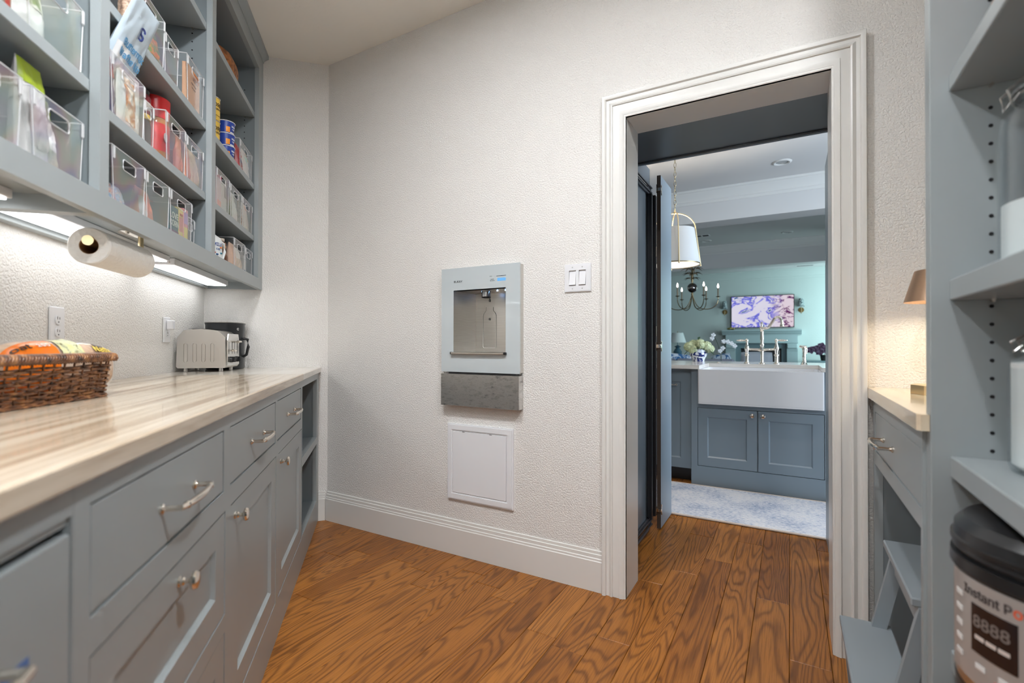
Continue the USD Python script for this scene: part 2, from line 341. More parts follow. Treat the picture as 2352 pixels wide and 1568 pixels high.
# door casing, jambs, baseboards
cas = [(0, .010), (.003, .013), (.007, .0135), (.009, .016), (.017, .0195), (.0245, .0205), (.0255, .0165), (.053, .0165), (.0545, .0215), (.059, .0235), (.064, .021), (.070, .0165), (.080, .0175), (.0835, .0255), (.088, .028), (.0965, .028), (.098, .0265), (.098, 0), (0, 0)]
def casing(mb, yf, sgn, xl, xr, zt):
    b = np.array([0, -sgn, 0])
    mb.sweep(cas, [((xl, yf, 0), (-1, 0, 0), b), ((xl, yf, zt), (-1, 0, 1), b), ((xr, yf, zt), (1, 0, 1), b), ((xr, yf, 0), (1, 0, 0), b)])
    return mb
struct('trim_1', 'white moulded casing and jamb around the pantry doorway', [
    ('casing', casing(MB(), YW, 1, OL, OR, OZ), M_TRIM),
    ('jamb', MB().box(OL - .02, YW - .012, 0, OL, YE + .006, OZ, .001), M_TRIM), ('jamb', MB().box(OR, YW - .012, 0, OR + .02, YE + .006, OZ, .001), M_TRIM),
    ('head_jamb', MB().box(OL - .02, YW - .012, OZ, OR + .02, YE + .006, OZ + .02, .001), M_TRIM)])
bb = [(0, 0), (.016, 0), (.016, .128), (.013, .131), (.013, .139), (.010, .142), (.010, .156), (.006, .158), (.006, .170), (0, .172)]
struct('baseboard_back', 'tall white baseboard below the bottle filler', [('baseboard', MB().sweep(bb, [((cornB[0] + .006, YW, 0), (0, -1, 0), (0, 0, 1)), ((OL - .098, YW, 0), (0, -1, 0), (0, 0, 1))]), M_TRIM)])
struct('baseboard_end', 'short white baseboard beside the base cabinets', [('baseboard', MB().sweep(bb, [((UE, .312, 0), (-1, 0, 0), (0, 0, 1)), ((UE, .351, 0), (-1, 0, 0), (0, 0, 1))]), M_TRIM)], frame='L')

# pantry ceiling cans (above the frame; they light the pantry)
def can_light(x, y, label, z=ZC, emis=M_CAN, r=.07, trim=M_TRIM):
    t = thing('recessed_ceiling_light', label, 'ceiling light', (x, y, z), group=None)
    part(t, 'trim_ring', MB().lathe([(r, -.004), (r + .018, -.006), (r + .026, -.001), (r + .026, -.0004), (r, -.0004), (r, -.004)], (x, y, z), n=40), trim)
    part(t, 'lens', MB().lathe([(0, -.0025), (r, -.0025), (r, -.0008), (0, -.0008)], (x, y, z), n=40), emis)
can_light(-1.0, .60, 'lit recessed ceiling light nearest the bottle filler wall')
can_light(-.14, -.10, 'lit recessed ceiling light above the middle of the pantry', r=.056)
can_light(.40, .50, 'lit recessed ceiling light nearest the right hand shelves', r=.075)

# ------------------------------------------------------------------ hardware
def bar_pull(t, p, along, out, length=.15, d=.032):     # bow pull: two posts, swelling grip
    p, a, o = np.array(p, float), np.array(along, float), np.array(out, float)
    m = MB()
    for s in (-1, 1):
        b = p + a * s * length / 2
        m.lathe([(0, 0), (.0085, 0), (.0085, .003), (.006, .005), (.0048, .010), (.005, d - .006), (.0052, d + .001), (0, d + .002)], b, o, 14)
    q = np.linspace(-1, 1, 17)
    pts = [p + a * x * (length / 2 + .002) + o * (d - .002 + .008 * (1 - x * x)) for x in q]
    m.tube(pts, [.0048 + .0016 * (1 - x * x) for x in q], 12)
    for s in (-.78, .78): m.lathe([(.005, -.003), (.0068, -.001), (.0068, .001), (.005, .003)], p + a * s * length / 2 + o * (d - .002 + .008 * .39), a, 14)
    return part(t, 'pull', m, M_NICKEL, label='polished nickel pull handle')
def knob(t, p, out, s=1.0):
    prof = [(0, 0), (.0095, 0), (.0095, .002), (.0075, .004), (.0075, .008), (.005, .011), (.0048, .017), (.009, .020), (.0155, .023), (.0165, .027), (.0145, .031), (.008, .033), (0, .0335)]
    return part(t, 'knob', MB().lathe([(r * s, z * s) for r, z in prof], p, np.array(out, float), 24), M_NICKEL, label='polished nickel knob')

# ------------------------------------------------------------------ left base cabinets (frame L: u, v, z)
VF = .352
def shaker(mb, u0, u1, z0, z1, v, rail=.062, th=.019, rec=.009, sign=1, c=.0012, rl=None, rr_=None, rt_=None, rb=None):   # framed panel facing -v
    l, r, t_, b = rl or rail, rr_ or rail, rt_ or rail, rb or rail
    ring = sbox(u0, z0, u1, z1).difference(sbox(u0 + l, z0 + b, u1 - r, z1 - t_))
    mb.prism(ring, -th, (0, v, 0), (1, 0, 0), (0, 0, 1))
    i0, i1, j0, j1 = u0 + l, u1 - r, z0 + b, z1 - t_
    e = .009
    mb.add([(i0, v, j0), (i1, v, j0), (i1, v, j1), (i0, v, j1), (i0 + e, v + rec, j0 + e), (i1 - e, v + rec, j0 + e), (i1 - e, v + rec, j1 - e), (i0 + e, v + rec, j1 - e)],
           [[0, 1, 5, 4], [1, 2, 6, 5], [2, 3, 7, 6], [3, 0, 4, 7], [4, 5, 6, 7]])
    return mb
bc = thing('base_cabinet', 'long grey-green base cabinet run under the left worktop', 'cabinet', (1.3, VF, 0), 'L')
def frame_poly(u0, u1, z0, z1, holes):
    p = sbox(u0, z0, u1, z1)
    for h in holes: p = p.difference(sbox(*h))
    return p
holes = [(.735, .705, 1.284, .851), (1.334, .705, 1.874, .851), (1.905, .705, 2.448, .851), (.735, .412, 1.298, .657), (.735, .137, 1.298, .371), (1.342, .136, 1.887, .657), (1.928, .136, 2.477, .657), (2.488, .515, 3.044, .851), (2.488, .142, 3.044, .472)]
part(bc, 'face_frame', MB().prism(frame_poly(.7005, UE - .004, 0, .884, holes), -.022, (0, VF, 0), (1, 0, 0), (0, 0, 1)), M_CAB, smooth=False)
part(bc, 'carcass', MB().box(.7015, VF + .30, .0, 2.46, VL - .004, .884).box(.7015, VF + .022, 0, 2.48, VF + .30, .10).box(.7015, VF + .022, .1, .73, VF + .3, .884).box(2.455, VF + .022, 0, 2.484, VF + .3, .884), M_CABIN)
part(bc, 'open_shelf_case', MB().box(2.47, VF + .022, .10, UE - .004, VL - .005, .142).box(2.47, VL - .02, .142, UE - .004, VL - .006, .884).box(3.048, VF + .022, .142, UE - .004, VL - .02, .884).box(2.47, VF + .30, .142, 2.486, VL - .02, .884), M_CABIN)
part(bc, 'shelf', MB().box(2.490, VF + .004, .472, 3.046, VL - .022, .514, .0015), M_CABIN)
G = .0038
def drawer(u0, u1, z0, z1, slab=True, **k):
    m = MB()
    if slab:
        m.box(u0 + G, VF + .0012, z0 + G, u1 - G, VF + .020, z1 - G, .0012)
    else: shaker(m, u0 + G, u1 - G, z0 + G, z1 - G, VF + .0012, **k)
    return part(bc, 'drawer_front', m, M_CAB, smooth=False)
for i, (u0, u1) in enumerate(((.735, 1.284), (1.334, 1.874), (1.905, 2.448))):
    d = drawer(u0, u1, .705, .851)
    bar_pull(d, ((1.021, 1.613, 2.181)[i], VF + .0012, .775), (1, 0, 0), (0, -1, 0))
d = drawer(.735, 1.298, .412, .657, False); knob(d, (1.022, VF + .0012, .618), (0, -1, 0), 1.0)
d = drawer(.735, 1.298, .137, .371, False); knob(d, (1.022, VF + .0012, .335), (0, -1, 0), 1.0)
for u0, u1, ku in ((1.342, 1.887, 1.378), (1.928, 2.477, 1.968)):
    m = shaker(MB(), u0 + G, u1 - G, .136 + G, .657 - G, VF + .0012, rail=.066)
    d = part(bc, 'door', m, M_CAB, smooth=False); knob(d, (ku, VF + .0012, .620), (0, -1, 0), 1.0)
# pull-out appliance panel at the near end
ap = thing('appliance_drawer', 'grey panel fronted pull-out below the worktop with a finger slot', 'appliance', (.25, VF, 0), 'L')
part(ap, 'front_panel', MB().box(-.197, VF + .001, .066, .696, VF + .02, .828, .002), M_CAB, smooth=False)
part(ap, 'slot', MB().box(-.197, VF + .021, .066, .697, VF + .20, .846), M_DARK)
part(ap, 'body', MB().box(-.4, VF + .201, 0, .6995, VL - .004, .884).box(-.4, VF, .8485, .6995, VF + .2, .884).box(-.4, VF, 0, .6995, VF + .2, .065).box(.6972, VF, .0655, .6995, VF + .2, .848).box(-.4, VF, .0655, -.2, VF + .2, .848), M_CAB, smooth=False)
part(ap, 'top_rail', MB().box(-.197, VF + .004, .838, .696, VF + .02, .848, .0008), M_CAB, smooth=False)
bar_pull(ap, (.455, VF + .001, .748), (1, 0, 0), (0, -1, 0), .20, .042)
part(ap, 'sticker', MB().box(.585, VF + .0002, .700, .625, VF + .0009, .726), paint('blue_sticker', lin(70, 110, 170), .4), label='small blue sticker')

ct = thing('countertop', 'long maple patterned worktop with tan streaks along the left wall', 'countertop', (1.0, .337, .885), 'L')
part(ct, 'slab', MB().box(-.4, .337, .886, 2.418, VL - .001, .918, .003), M_CTR, smooth=False)
ce = thing('countertop', 'short pale worktop piece butted to the streaked worktop at the end wall', 'countertop', (2.7, .339, .885), 'L')
part(ce, 'slab', MB().box(2.4188, .339, .886, UE - .001, VL - .001, .9172, .003), M_CTR2, smooth=False)

# ------------------------------------------------------------------ upper cabinet (frame L)
VU = .664
uc = thing('hanging_shelf_cabinet', 'tall grey-green open shelf cabinet on the left wall packed with bins', 'cabinet', (1.8, VU, 1.37), 'L')
ub = [(.30, 1.415), (1.457, 2.238), (2.284, 3.030)]
part(uc, 'face_frame', MB().prism(frame_poly(.25, UE - .002, 1.370, 2.70, [(a, 1.428, b, 2.62) for a, b in ub]), -.022, (0, VU, 0), (1, 0, 0), (0, 0, 1)), M_CAB, smooth=False)
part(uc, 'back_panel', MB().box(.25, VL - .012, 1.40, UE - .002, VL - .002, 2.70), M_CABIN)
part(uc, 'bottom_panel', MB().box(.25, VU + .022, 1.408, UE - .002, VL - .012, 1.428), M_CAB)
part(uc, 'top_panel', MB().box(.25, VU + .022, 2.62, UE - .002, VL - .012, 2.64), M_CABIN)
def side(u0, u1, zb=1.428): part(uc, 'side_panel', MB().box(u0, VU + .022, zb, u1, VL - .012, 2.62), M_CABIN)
part(uc, 'end_rail', MB().box(1.408, VU + .022, 1.370, 1.428, VL - .02, 1.408).box(1.4285, VU + .022, 1.370, 1.447, VL - .02, 1.408), M_CAB, label='cabinet side end below the bottom panel')
part(uc, 'end_rail', MB().box(UE - .022, VU + .022, 1.370, UE - .003, VL - .02, 1.408), M_CAB)
part(uc, 'light_rail', MB().box(.25, VL - .03, 1.372, UE - .024, VL - .003, 1.407, .002), M_CAB)
side(1.420, 1.452); side(2.243, 2.279); side(3.036, UE - .003)
zs = {0: [1.70], 1: [1.670, 1.957, 2.367], 2: [1.667, 1.957, 2.367]}
TH = .030
for b, (a, c) in enumerate(((.30, 1.4195), (1.4525, 2.2425), (2.2795, 3.0355))):
    for z in zs[b]:
        part(uc, 'shelf', MB().box(a + .001, VU + .023, z - TH, c - .001, VL - .013, z, .0015), M_CAB, smooth=False)
ph = MB()
for u in (2.2425, 3.0355):
    for i in range(30):
        z = 1.50 + i * .034
        if min(abs(z - q + .014) for q in zs[1]) > .026: ph.lathe([(0, 0), (.003, 0), (.003, .0006), (0, .0006)], (u, VU + .075, z), '-x', 8)
part(uc, 'pin_hole', ph, M_DARK, kind='stuff')
sp = MB()
for u in (2.2425, 3.0355):
    for z in zs[1]: sp.cyl((u + .001, VU + .072, z - TH - .004), (u - .010, VU + .072, z - TH - .004), .003, n=8)
part(uc, 'shelf_pin', sp, M_NICKEL)
cm = [(0, 2.70), (-.004, 2.70), (-.006, 2.708), (-.014, 2.716), (-.026, 2.724), (-.030, 2.726), (-.030, 2.7435), (0, 2.7435)]
cr_ = MB().sweep([(a, b) for a, b in cm], [((.25, VU, 0), (0, 1, 0), (0, 0, 1)), ((UE - .002, VU, 0), (0, 1, 0), (0, 0, 1))])
cr_.box(.25, VU, 2.70, UE - .002, VU + .02, 2.7435)
part(uc, 'crown', cr_, M_CAB)

def led_bar(name, label, u0, u1, v0, v1, z0, z1):
    t = thing(name, label, 'light', ((u0 + u1) / 2, (v0 + v1) / 2, z1), 'L')
    part(t, 'housing', MB().box(u0, v0, z0 + .004, u1, v1, z1, .002), M_WHITEP)
    part(t, 'lens', MB().box(u0 + .035, v0 + .010, z0, u1 - .004, v1 - .010, z0 + .0038), M_LED)
    part(t, 'screw', MB().cyl((u0 + .0002, v0 + .02, z0 + .014), (u0 - .0008, v0 + .02, z0 + .014), .003, n=8).cyl((u0 + .0002, v0 + .05, z0 + .014), (u0 - .0008, v0 + .05, z0 + .014), .003, n=8), M_NICKEL)
led_bar('under_cabinet_light', 'lit strip light under the cabinet behind the paper towels', 1.46, 2.25, .815, .925, 1.382, 1.4075)
led_bar('under_cabinet_light', 'lit strip light under the cabinet nearest the end wall', 2.30, 3.03, .815, .925, 1.376, 1.4075)
led_bar('under_cabinet_light', 'lit strip light under the nearest cabinet section', .55, 1.38, .815, .925, 1.382, 1.4075)

# paper towel holder and roll
th = thing('paper_towel_holder', 'brushed brass paper towel holder screwed under the cabinet', 'paper towel holder', (1.80, .765, 1.408), 'L')
tv, tz, t0, t1 = .748, 1.322, 1.545, 1.815
plate = Point(0, 0).buffer(.030, quad_segs=10).union(Point(.0, 0).buffer(.03)); plate = affinity.scale(plate, 1.9, 1.0)
part(th, 'mounting_plate', MB().prism(plate, -.003, (t1 + .012, tv + .02, 1.4075), (1, 0, 0), (0, 1, 0)), M_NICKEL)
part(th, 'screw', MB().lathe([(0, 0), (.006, 0), (.0045, .004), (0, .005)], (t1 - .02, tv + .02, 1.4045), (0, 0, -1), 12), M_NICKEL)
part(th, 'post', MB().cyl((t1 + .022, tv, 1.4045), (t1 + .022, tv, tz + .01), .0075), M_BRASS)
part(th, 'rod', MB().lathe([(0, 0), (.0135, 0), (.0135, .002), (.0135, .30), (.0, .30)], (t0 - .006, tv, tz + .006), 'x', 28), M_BRASS)
tr = thing('paper_towel_roll', 'white quilted paper towel roll hanging below the cabinet', 'paper towels', (t0, tv, tz), 'L')
M_PAPER = mat('quilted_paper', {'g': ('geometry', {}), 'n': ('voronoi_texture', {'scale': 95.0}), 'b': ('bump', {'strength': .7, 'distance': .0022}), 'p': ('principled_bsdf', {'base_color': lin(238, 235, 230), 'roughness': .9, 'specular_ior_level': .1})},
    [('g.position', 'n.vector'), ('n.distance', 'b.height'), ('b.normal', 'p.normal')])
rr0, rr1 = .0215, .0495
part(tr, 'paper', MB().lathe([(rr0 + .001, .0), (rr1 - .003, 0), (rr1, .003), (rr1, t1 - t0 - .003), (rr1 - .003, t1 - t0), (rr0 + .001, t1 - t0), (rr0 + .001, 0)], (t0, tv, tz - .0075), 'x', 64), M_PAPER)
part(tr, 'core', MB().lathe([(rr0 + .001, .001), (rr0 - .0005, .001), (rr0 - .0005, t1 - t0 - .001), (rr0 + .001, t1 - t0 - .001)], (t0, tv, tz - .0075), 'x', 40), paint('cardboard', lin(150, 112, 78), .8), label='brown cardboard core')
# ------------------------------------------------------------------ things on the door wall
bf = thing('bottle_filler', 'wall-mounted water bottle filler with white glass front and steel alcove', 'water dispenser', (-1.308, 1.962, .749))
M_WGLASS = paint('white_back_painted_glass', lin(196, 204, 207), .06, coat=.6)
gp = sbox(-1.534, .918, -1.081, 1.433).difference(sbox(-1.459, 1.012, -1.157, 1.322))
part(bf, 'glass_front', MB().prism(gp, -.006, (0, 1.962, 0)), M_WGLASS, smooth=False)
part(bf, 'edge_frame', MB().prism(sbox(-1.530, .922, -1.083, 1.429).difference(sbox(-1.459, 1.012, -1.157, 1.322)), -.0318, (0, 1.9682, 0)), M_STEEL, smooth=False)
al = MB()
x0, x1, z0, z1, y0, y1 = -1.4588, -1.1572, 1.012, 1.322, 1.9625, 2.160
for q in (((x0, y0, z0), (x0, y1, z0), (x0, y1, z1), (x0, y0, z1)), ((x0, y1, z0), (x1, y1, z0), (x1, y1, z1), (x0, y1, z1)), ((x1, y1, z0), (x1, y0, z0), (x1, y0, z1), (x1, y1, z1)), ((x0, y0, z1), (x0, y1, z1), (x1, y1, z1), (x1, y0, z1)), ((x0, y0, z0), (x1, y0, z0), (x1, y1, z0), (x0, y1, z0))):
    al.add(q, [[0, 1, 2, 3]])
part(bf, 'alcove', al, M_STEEL, smooth=False)
part(bf, 'drip_ledge', MB().box(-1.464, 1.944, 1.006, -1.160, 2.158, 1.0165, .002), M_STEEL)
part(bf, 'ledge_end_cap', MB().box(-1.160, 1.945, 1.005, -1.150, 1.961, 1.0175, .002), M_BLACK)
part(bf, 'ledge_end_cap', MB().box(-1.470, 1.945, 1.005, -1.464, 1.961, 1.0175, .002), M_BLACK)
part(bf, 'spout', MB().lathe([(0, 0), (.022, 0), (.023, .003), (.023, .030), (0, .030)], (-1.322, 2.05, 1.2915), n=28), paint('spout_chrome', (.5, .5, .5), .15, 1.0))
part(bf, 'spout_ring', MB().lathe([(0.018, -.004), (.0235, -.004), (.0235, -.0002), (.018, -.0002), (.018, -.004)], (-1.322, 2.05, 1.2915), n=28), M_BLACK)
M_BLED = M_EMW('blue_alcove_lamp', (.25, .5, 1.0), 14.0)
for x in (-1.352, -1.262, -1.215, -1.175): part(bf, 'indicator_lamp', MB().lathe([(0, 0), (.004, .0005), (.004, .003), (0, .003)], (x, 2.06, 1.3185), n=10), M_BLED)
bo = MB()
pts = [(-1.411, 1.042), (-1.411, 1.208), (-1.404, 1.220), (-1.393, 1.232), (-1.393, 1.250)]
bo.tube([(x, 2.1585, z) for x, z in pts], .0013, 6).tube([(-2.741 - x, 2.1585, z) for x, z in pts], .0013, 6).tube([(-1.411, 2.1585, 1.042), (-1.407, 2.1585, 1.037), (-1.334, 2.1585, 1.037), (-1.330, 2.1585, 1.042)], .0013, 6)
part(bf, 'bottle_outline', bo, paint('bright_etching', (.85, .85, .84), .3, .6), label='raised bottle outline on the alcove back')
drop = Polygon([(-1.370, 1.302)] + [(-1.370 + .006 * math.cos(a), 1.283 + .006 * math.sin(a)) for a in np.linspace(.55, -math.pi - .55, 14)])
part(bf, 'drop_emblem', MB().prism(drop, .0012, (0, 2.159, 0)), paint('drop_grey', (.12, .12, .12), .3, .4))
part(bf, 'sensor', MB().lathe([(0, 0), (.006, 0), (.006, .002), (0, .002)], (-1.370, 2.1595, 1.187), '-y', 16), paint('sensor_grey', (.1, .1, .1), .3))
M_INK = paint('dark_print', (.05, .055, .06), .5)
part(bf, 'lettering', MB().text('ELKAY', .0095, (-1.457, 1.9618, 1.3605), (1.25, 0, 0), (0, 0, 1), .0003, True), M_INK, smooth=False)
part(bf, 'icons', MB().text('GREEN', .0032, (-1.247, 1.9618, 1.3775), (1, 0, 0), (0, 0, 1), .0003).box(-1.241, 1.9615, 1.3635, -1.222, 1.9618, 1.3655).box(-1.243, 1.9615, 1.356, -1.238, 1.9618, 1.359).box(-1.234, 1.9615, 1.356, -1.229, 1.9618, 1.359).box(-1.225, 1.9615, 1.356, -1.220, 1.9618, 1.359).box(-1.208, 1.9615, 1.3775, -1.155, 1.9618, 1.3795), M_INK, smooth=False, kind='stuff')
part(bf, 'display', MB().box(-1.203, 1.9612, 1.3545, -1.157, 1.9619, 1.3685), M_EMW('blue_display', (.20, .52, .95), .95), label='small lit blue display')
part(bf, 'steel_cover', MB().box(-1.532, 1.955, .751, -1.083, 1.9985, .908, .0015), M_STEELW, label='water-spotted steel cover below the glass front', smooth=False)
part(bf, 'gap_strip', MB().box(-1.49, 1.964, .9085, -1.10, 1.99, .9175), M_BLACK)

acp = thing('access_panel', 'white plastic access panel below the bottle filler', 'access panel', (-1.323, 1.99, .275))
part(acp, 'frame', MB().prism(sbox(-1.515, .274, -1.132, .656).difference(sbox(-1.484, .310, -1.168, .620)), -.0095, (0, 1.9902, 0)).prism(sbox(-1.509, .280, -1.138, .650).difference(sbox(-1.490, .304, -1.162, .626)), .003, (0, 1.9902, 0)), M_WHITEP, smooth=False)
part(acp, 'door', MB().box(-1.4825, 1.9885, .3115, -1.1695, 1.9995, .6185, .001), M_WHITEP, smooth=False)
for x in (-1.416, -1.256): part(acp, 'latch_notch', MB().box(x - .007, 1.9875, .6165, x + .007, 1.9884, .6195), paint('notch_grey', (.15, .15, .15), .6))

def screw_head(t, c, out): part(t, 'screw', MB().lathe([(0, 0), (.0032, 0), (.0028, .0008), (0, .0009)], c, out, 10), paint('screw_white', lin(190, 190, 192), .4))
sw = thing('light_switch', 'white double rocker switch plate beside the doorway', 'light switch', (-.811, 1.994, 1.347))
pl = sbox(-.872, 1.286, -.749, 1.408)
h2 = [rrect(c - .0165, 1.347 - .0335, c + .0165, 1.347 + .0335, .001) for c in (-.834, -.788)]
wp = MB().prism(pl.buffer(-.003, join_style=2).difference(h2[0]).difference(h2[1]), .0015, (0, 1.9942, 0)).prism(pl.difference(h2[0]).difference(h2[1]), -.0055, (0, 1.9942, 0))
part(sw, 'plate', wp, M_WHITEP, smooth=False)
for c in (-.834, -.788):
    m = MB(); xa, xb = c - .0150, c + .0150
    m.add([(xa, 1.9985, 1.3785), (xb, 1.9985, 1.3785), (xa, 1.9935, 1.347), (xb, 1.9935, 1.347), (xa, 1.988, 1.3165), (xb, 1.988, 1.3165), (xa, 1.9985, 1.3145), (xb, 1.9985, 1.3145)],
          [[0, 2, 3, 1], [2, 4, 5, 3], [4, 6, 7, 5], [0, 6, 4, 2], [1, 3, 5, 7], [0, 1, 7, 6]])
    part(sw, 'rocker', m, M_WHITEP, smooth=False)
    for z in (1.394, 1.300): screw_head(sw, (c, 1.9926, z), (0, -1, 0))

def outlet(label, u, z, plug=False):
    t = thing('wall_outlet', label, 'outlet', (u, VL - .006, z), 'L')
    part(t, 'plate', MB().box(u - .036, VL - .0065, z - .059, u + .036, VL - .0005, z + .059, .003), M_WHITEP)
    if plug: part(t, 'plug', MB().box(u - .016, VL - .034, z + .001, u + .016, VL - .0075, z + .045, .004), M_WHITEP)
    for s in ((-1,) if plug else (1, -1)):
        r = part(t, 'receptacle', MB().prism(affinity.scale(Point(0, 0).buffer(.0145), 1.0, 1.15).intersection(sbox(-.0145, -.0135, .0145, .0135)), .0018, (u, VL - .0068, z + s * .0195), (1, 0, 0), (0, 0, 1)), M_WHITEP)
        k = MB()
        for dx, hh in ((-.0055, .0085), (.0055, .0070)): k.box(u + dx - .0009, VL - .0090, z + s * .0195 + .001, u + dx + .0009, VL - .00862, z + s * .0195 + .001 + hh)
        k.lathe([(0, 0), (.0022, 0), (.0022, .0003), (0, .0003)], (u, VL - .0087, z + s * .0195 - .007), '-y', 10)
        part(r, 'slots', k, M_DARK, kind='stuff')
outlet('white double socket plate on the wall above the wicker basket', 1.818, 1.108)
outlet('white socket with a plug in it, half hidden behind the toaster', 2.62, 1.120, True)

# ------------------------------------------------------------------ things on the worktop
tu, tv0, tv1, tz0, tz1 = 2.70, .735, .950, .936, 1.128
to = thing('toaster', 'stainless steel four slice toaster with embossed side panels', 'toaster', (tu, tv0, .918), 'L')
TD = .226
prof = Polygon([(tv0, tz0 + .008), (tv0 + .006, tz0), (tv1 - .006, tz0), (tv1, tz0 + .008), (tv1 - .005, tz1 - .040), (tv1 - .032, tz1 - .008), (tv1 - .07, tz1 - .002), ((tv0 + tv1) / 2, tz1), (tv0 + .07, tz1 - .003), (tv0 + .034, tz1 - .009), (tv0 + .003, tz1 - .040)]).buffer(.004).buffer(-.004)
slots = [rrect(tv0 + .050 + i * .0385, tz0 + .028, tv0 + .068 + i * .0385, tz0 + .122, .0088) for i in range(4)]
pf = prof
for s_ in slots: pf = pf.difference(s_)
body = MB().prism(prof, TD - .006, (tu + .0048, 0, 0), (0, 1, 0), (0, 0, 1)).prism(pf, .0048, (tu, 0, 0), (0, 1, 0), (0, 0, 1))
part(to, 'body', body, paint('satin_steel', (.66, .64, .61), .30, 1.0), smooth=25)
em = MB()
for s_ in slots: em.prism(s_.buffer(-.0026), .0040, (tu + .0006, 0, 0), (0, 1, 0), (0, 0, 1))
part(to, 'embossed_panel', em, paint('satin_steel', (.66, .64, .61), .30, 1.0), kind='stuff')
ep = Polygon([(tu + .012, tz0 + .012), (tu + TD - .012, tz0 + .012), (tu + TD - .012, tz1 - .055), (tu + TD - .03, tz1 - .022), (tu + .03, tz1 - .022), (tu + .012, tz1 - .055)])
part(to, 'control_panel', MB().prism(ep, .006, (0, tv0, 0), (1, 0, 0), (0, 0, 1)), paint('panel_steel', (.70, .69, .67), .25, 1.0), smooth=False)
for i, (u_, z_) in enumerate(((tu + .058, tz0 + .085), (tu + .150, tz0 + .130))):
    part(to, 'lever', MB().box(u_ - .024, tv0 - .030, z_ - .006, u_ + .024, tv0 - .014, z_ + .006, .003).box(u_ - .004, tv0 - .018, z_ - .003, u_ + .004, tv0 - .006, z_ + .003), M_NICKEL if i else M_NICKEL)
    part(to, 'lever_track', MB().box(u_ - .030, tv0 - .0066, tz0 + .068, u_ - .026, tv0 - .0060, tz0 + .13).box(u_ + .026, tv0 - .0066, tz0 + .068, u_ + .030, tv0 - .0060, tz0 + .13), M_DARK, kind='stuff')
    part(to, 'knob', MB().lathe([(0, 0), (.015, 0), (.014, .012), (.008, .013), (0, .013)], (u_, tv0 - .006, tz0 + .040), '-y', 20).box(u_ - .003, tv0 - .030, tz0 + .027, u_ + .003, tv0 - .018, tz0 + .053, .001), M_BLACK)
for v_ in (tv0 + .03, tv1 - .03):
    for u_ in (tu + .03, tu + TD - .03): part(to, 'foot', MB().lathe([(0, 0), (.010, 0), (.009, .0185), (0, .0185)], (u_, v_, .9182), n=14), M_STEEL)
tsl = MB()
for i in range(4): tsl.box(tu + .022 + i * .047, tv0 + .045, tz1 + .0005, tu + .050 + i * .047, tv1 - .045, tz1 + .0015)
part(to, 'bread_slot', tsl, M_DARK, kind='stuff')

pc, pv = 3.026, .826
po = thing('electric_pot', 'black and steel lidless round pot standing behind the toaster', 'pot', (pc, pv, .9175), 'L')
part(po, 'body', MB().lathe([(0, .918), (.090, .918), (.0945, .924), (.094, 1.10), (.0955, 1.158), (.0985, 1.166), (.0985, 1.170), (.094, 1.170), (.091, 1.10), (.0, 1.09)], (pc, pv, 0), n=48), paint('pot_black', (.035, .038, .042), .25, .3))
part(po, 'rim', MB().lathe([(.0935, 1.1695), (.0990, 1.1695), (.0995, 1.173), (.094, 1.1735), (.0935, 1.1695)], (pc, pv, 0), n=48), M_STEEL)
part(po, 'handle', MB().tube([(pc - .02, pv - .094, 1.085), (pc - .025, pv - .118, 1.08), (pc - .028, pv - .122, 1.04), (pc - .025, pv - .112, .995), (pc - .02, pv - .094, .985)], .0075, 10), M_BLACK)
part(po, 'lettering', MB().text('C', .012, (pc - .068, pv - .0735, 1.130), (.70, -.714, 0), (0, 0, 1), .0012, True), paint('white_print', (.8, .8, .8), .5), smooth=False)

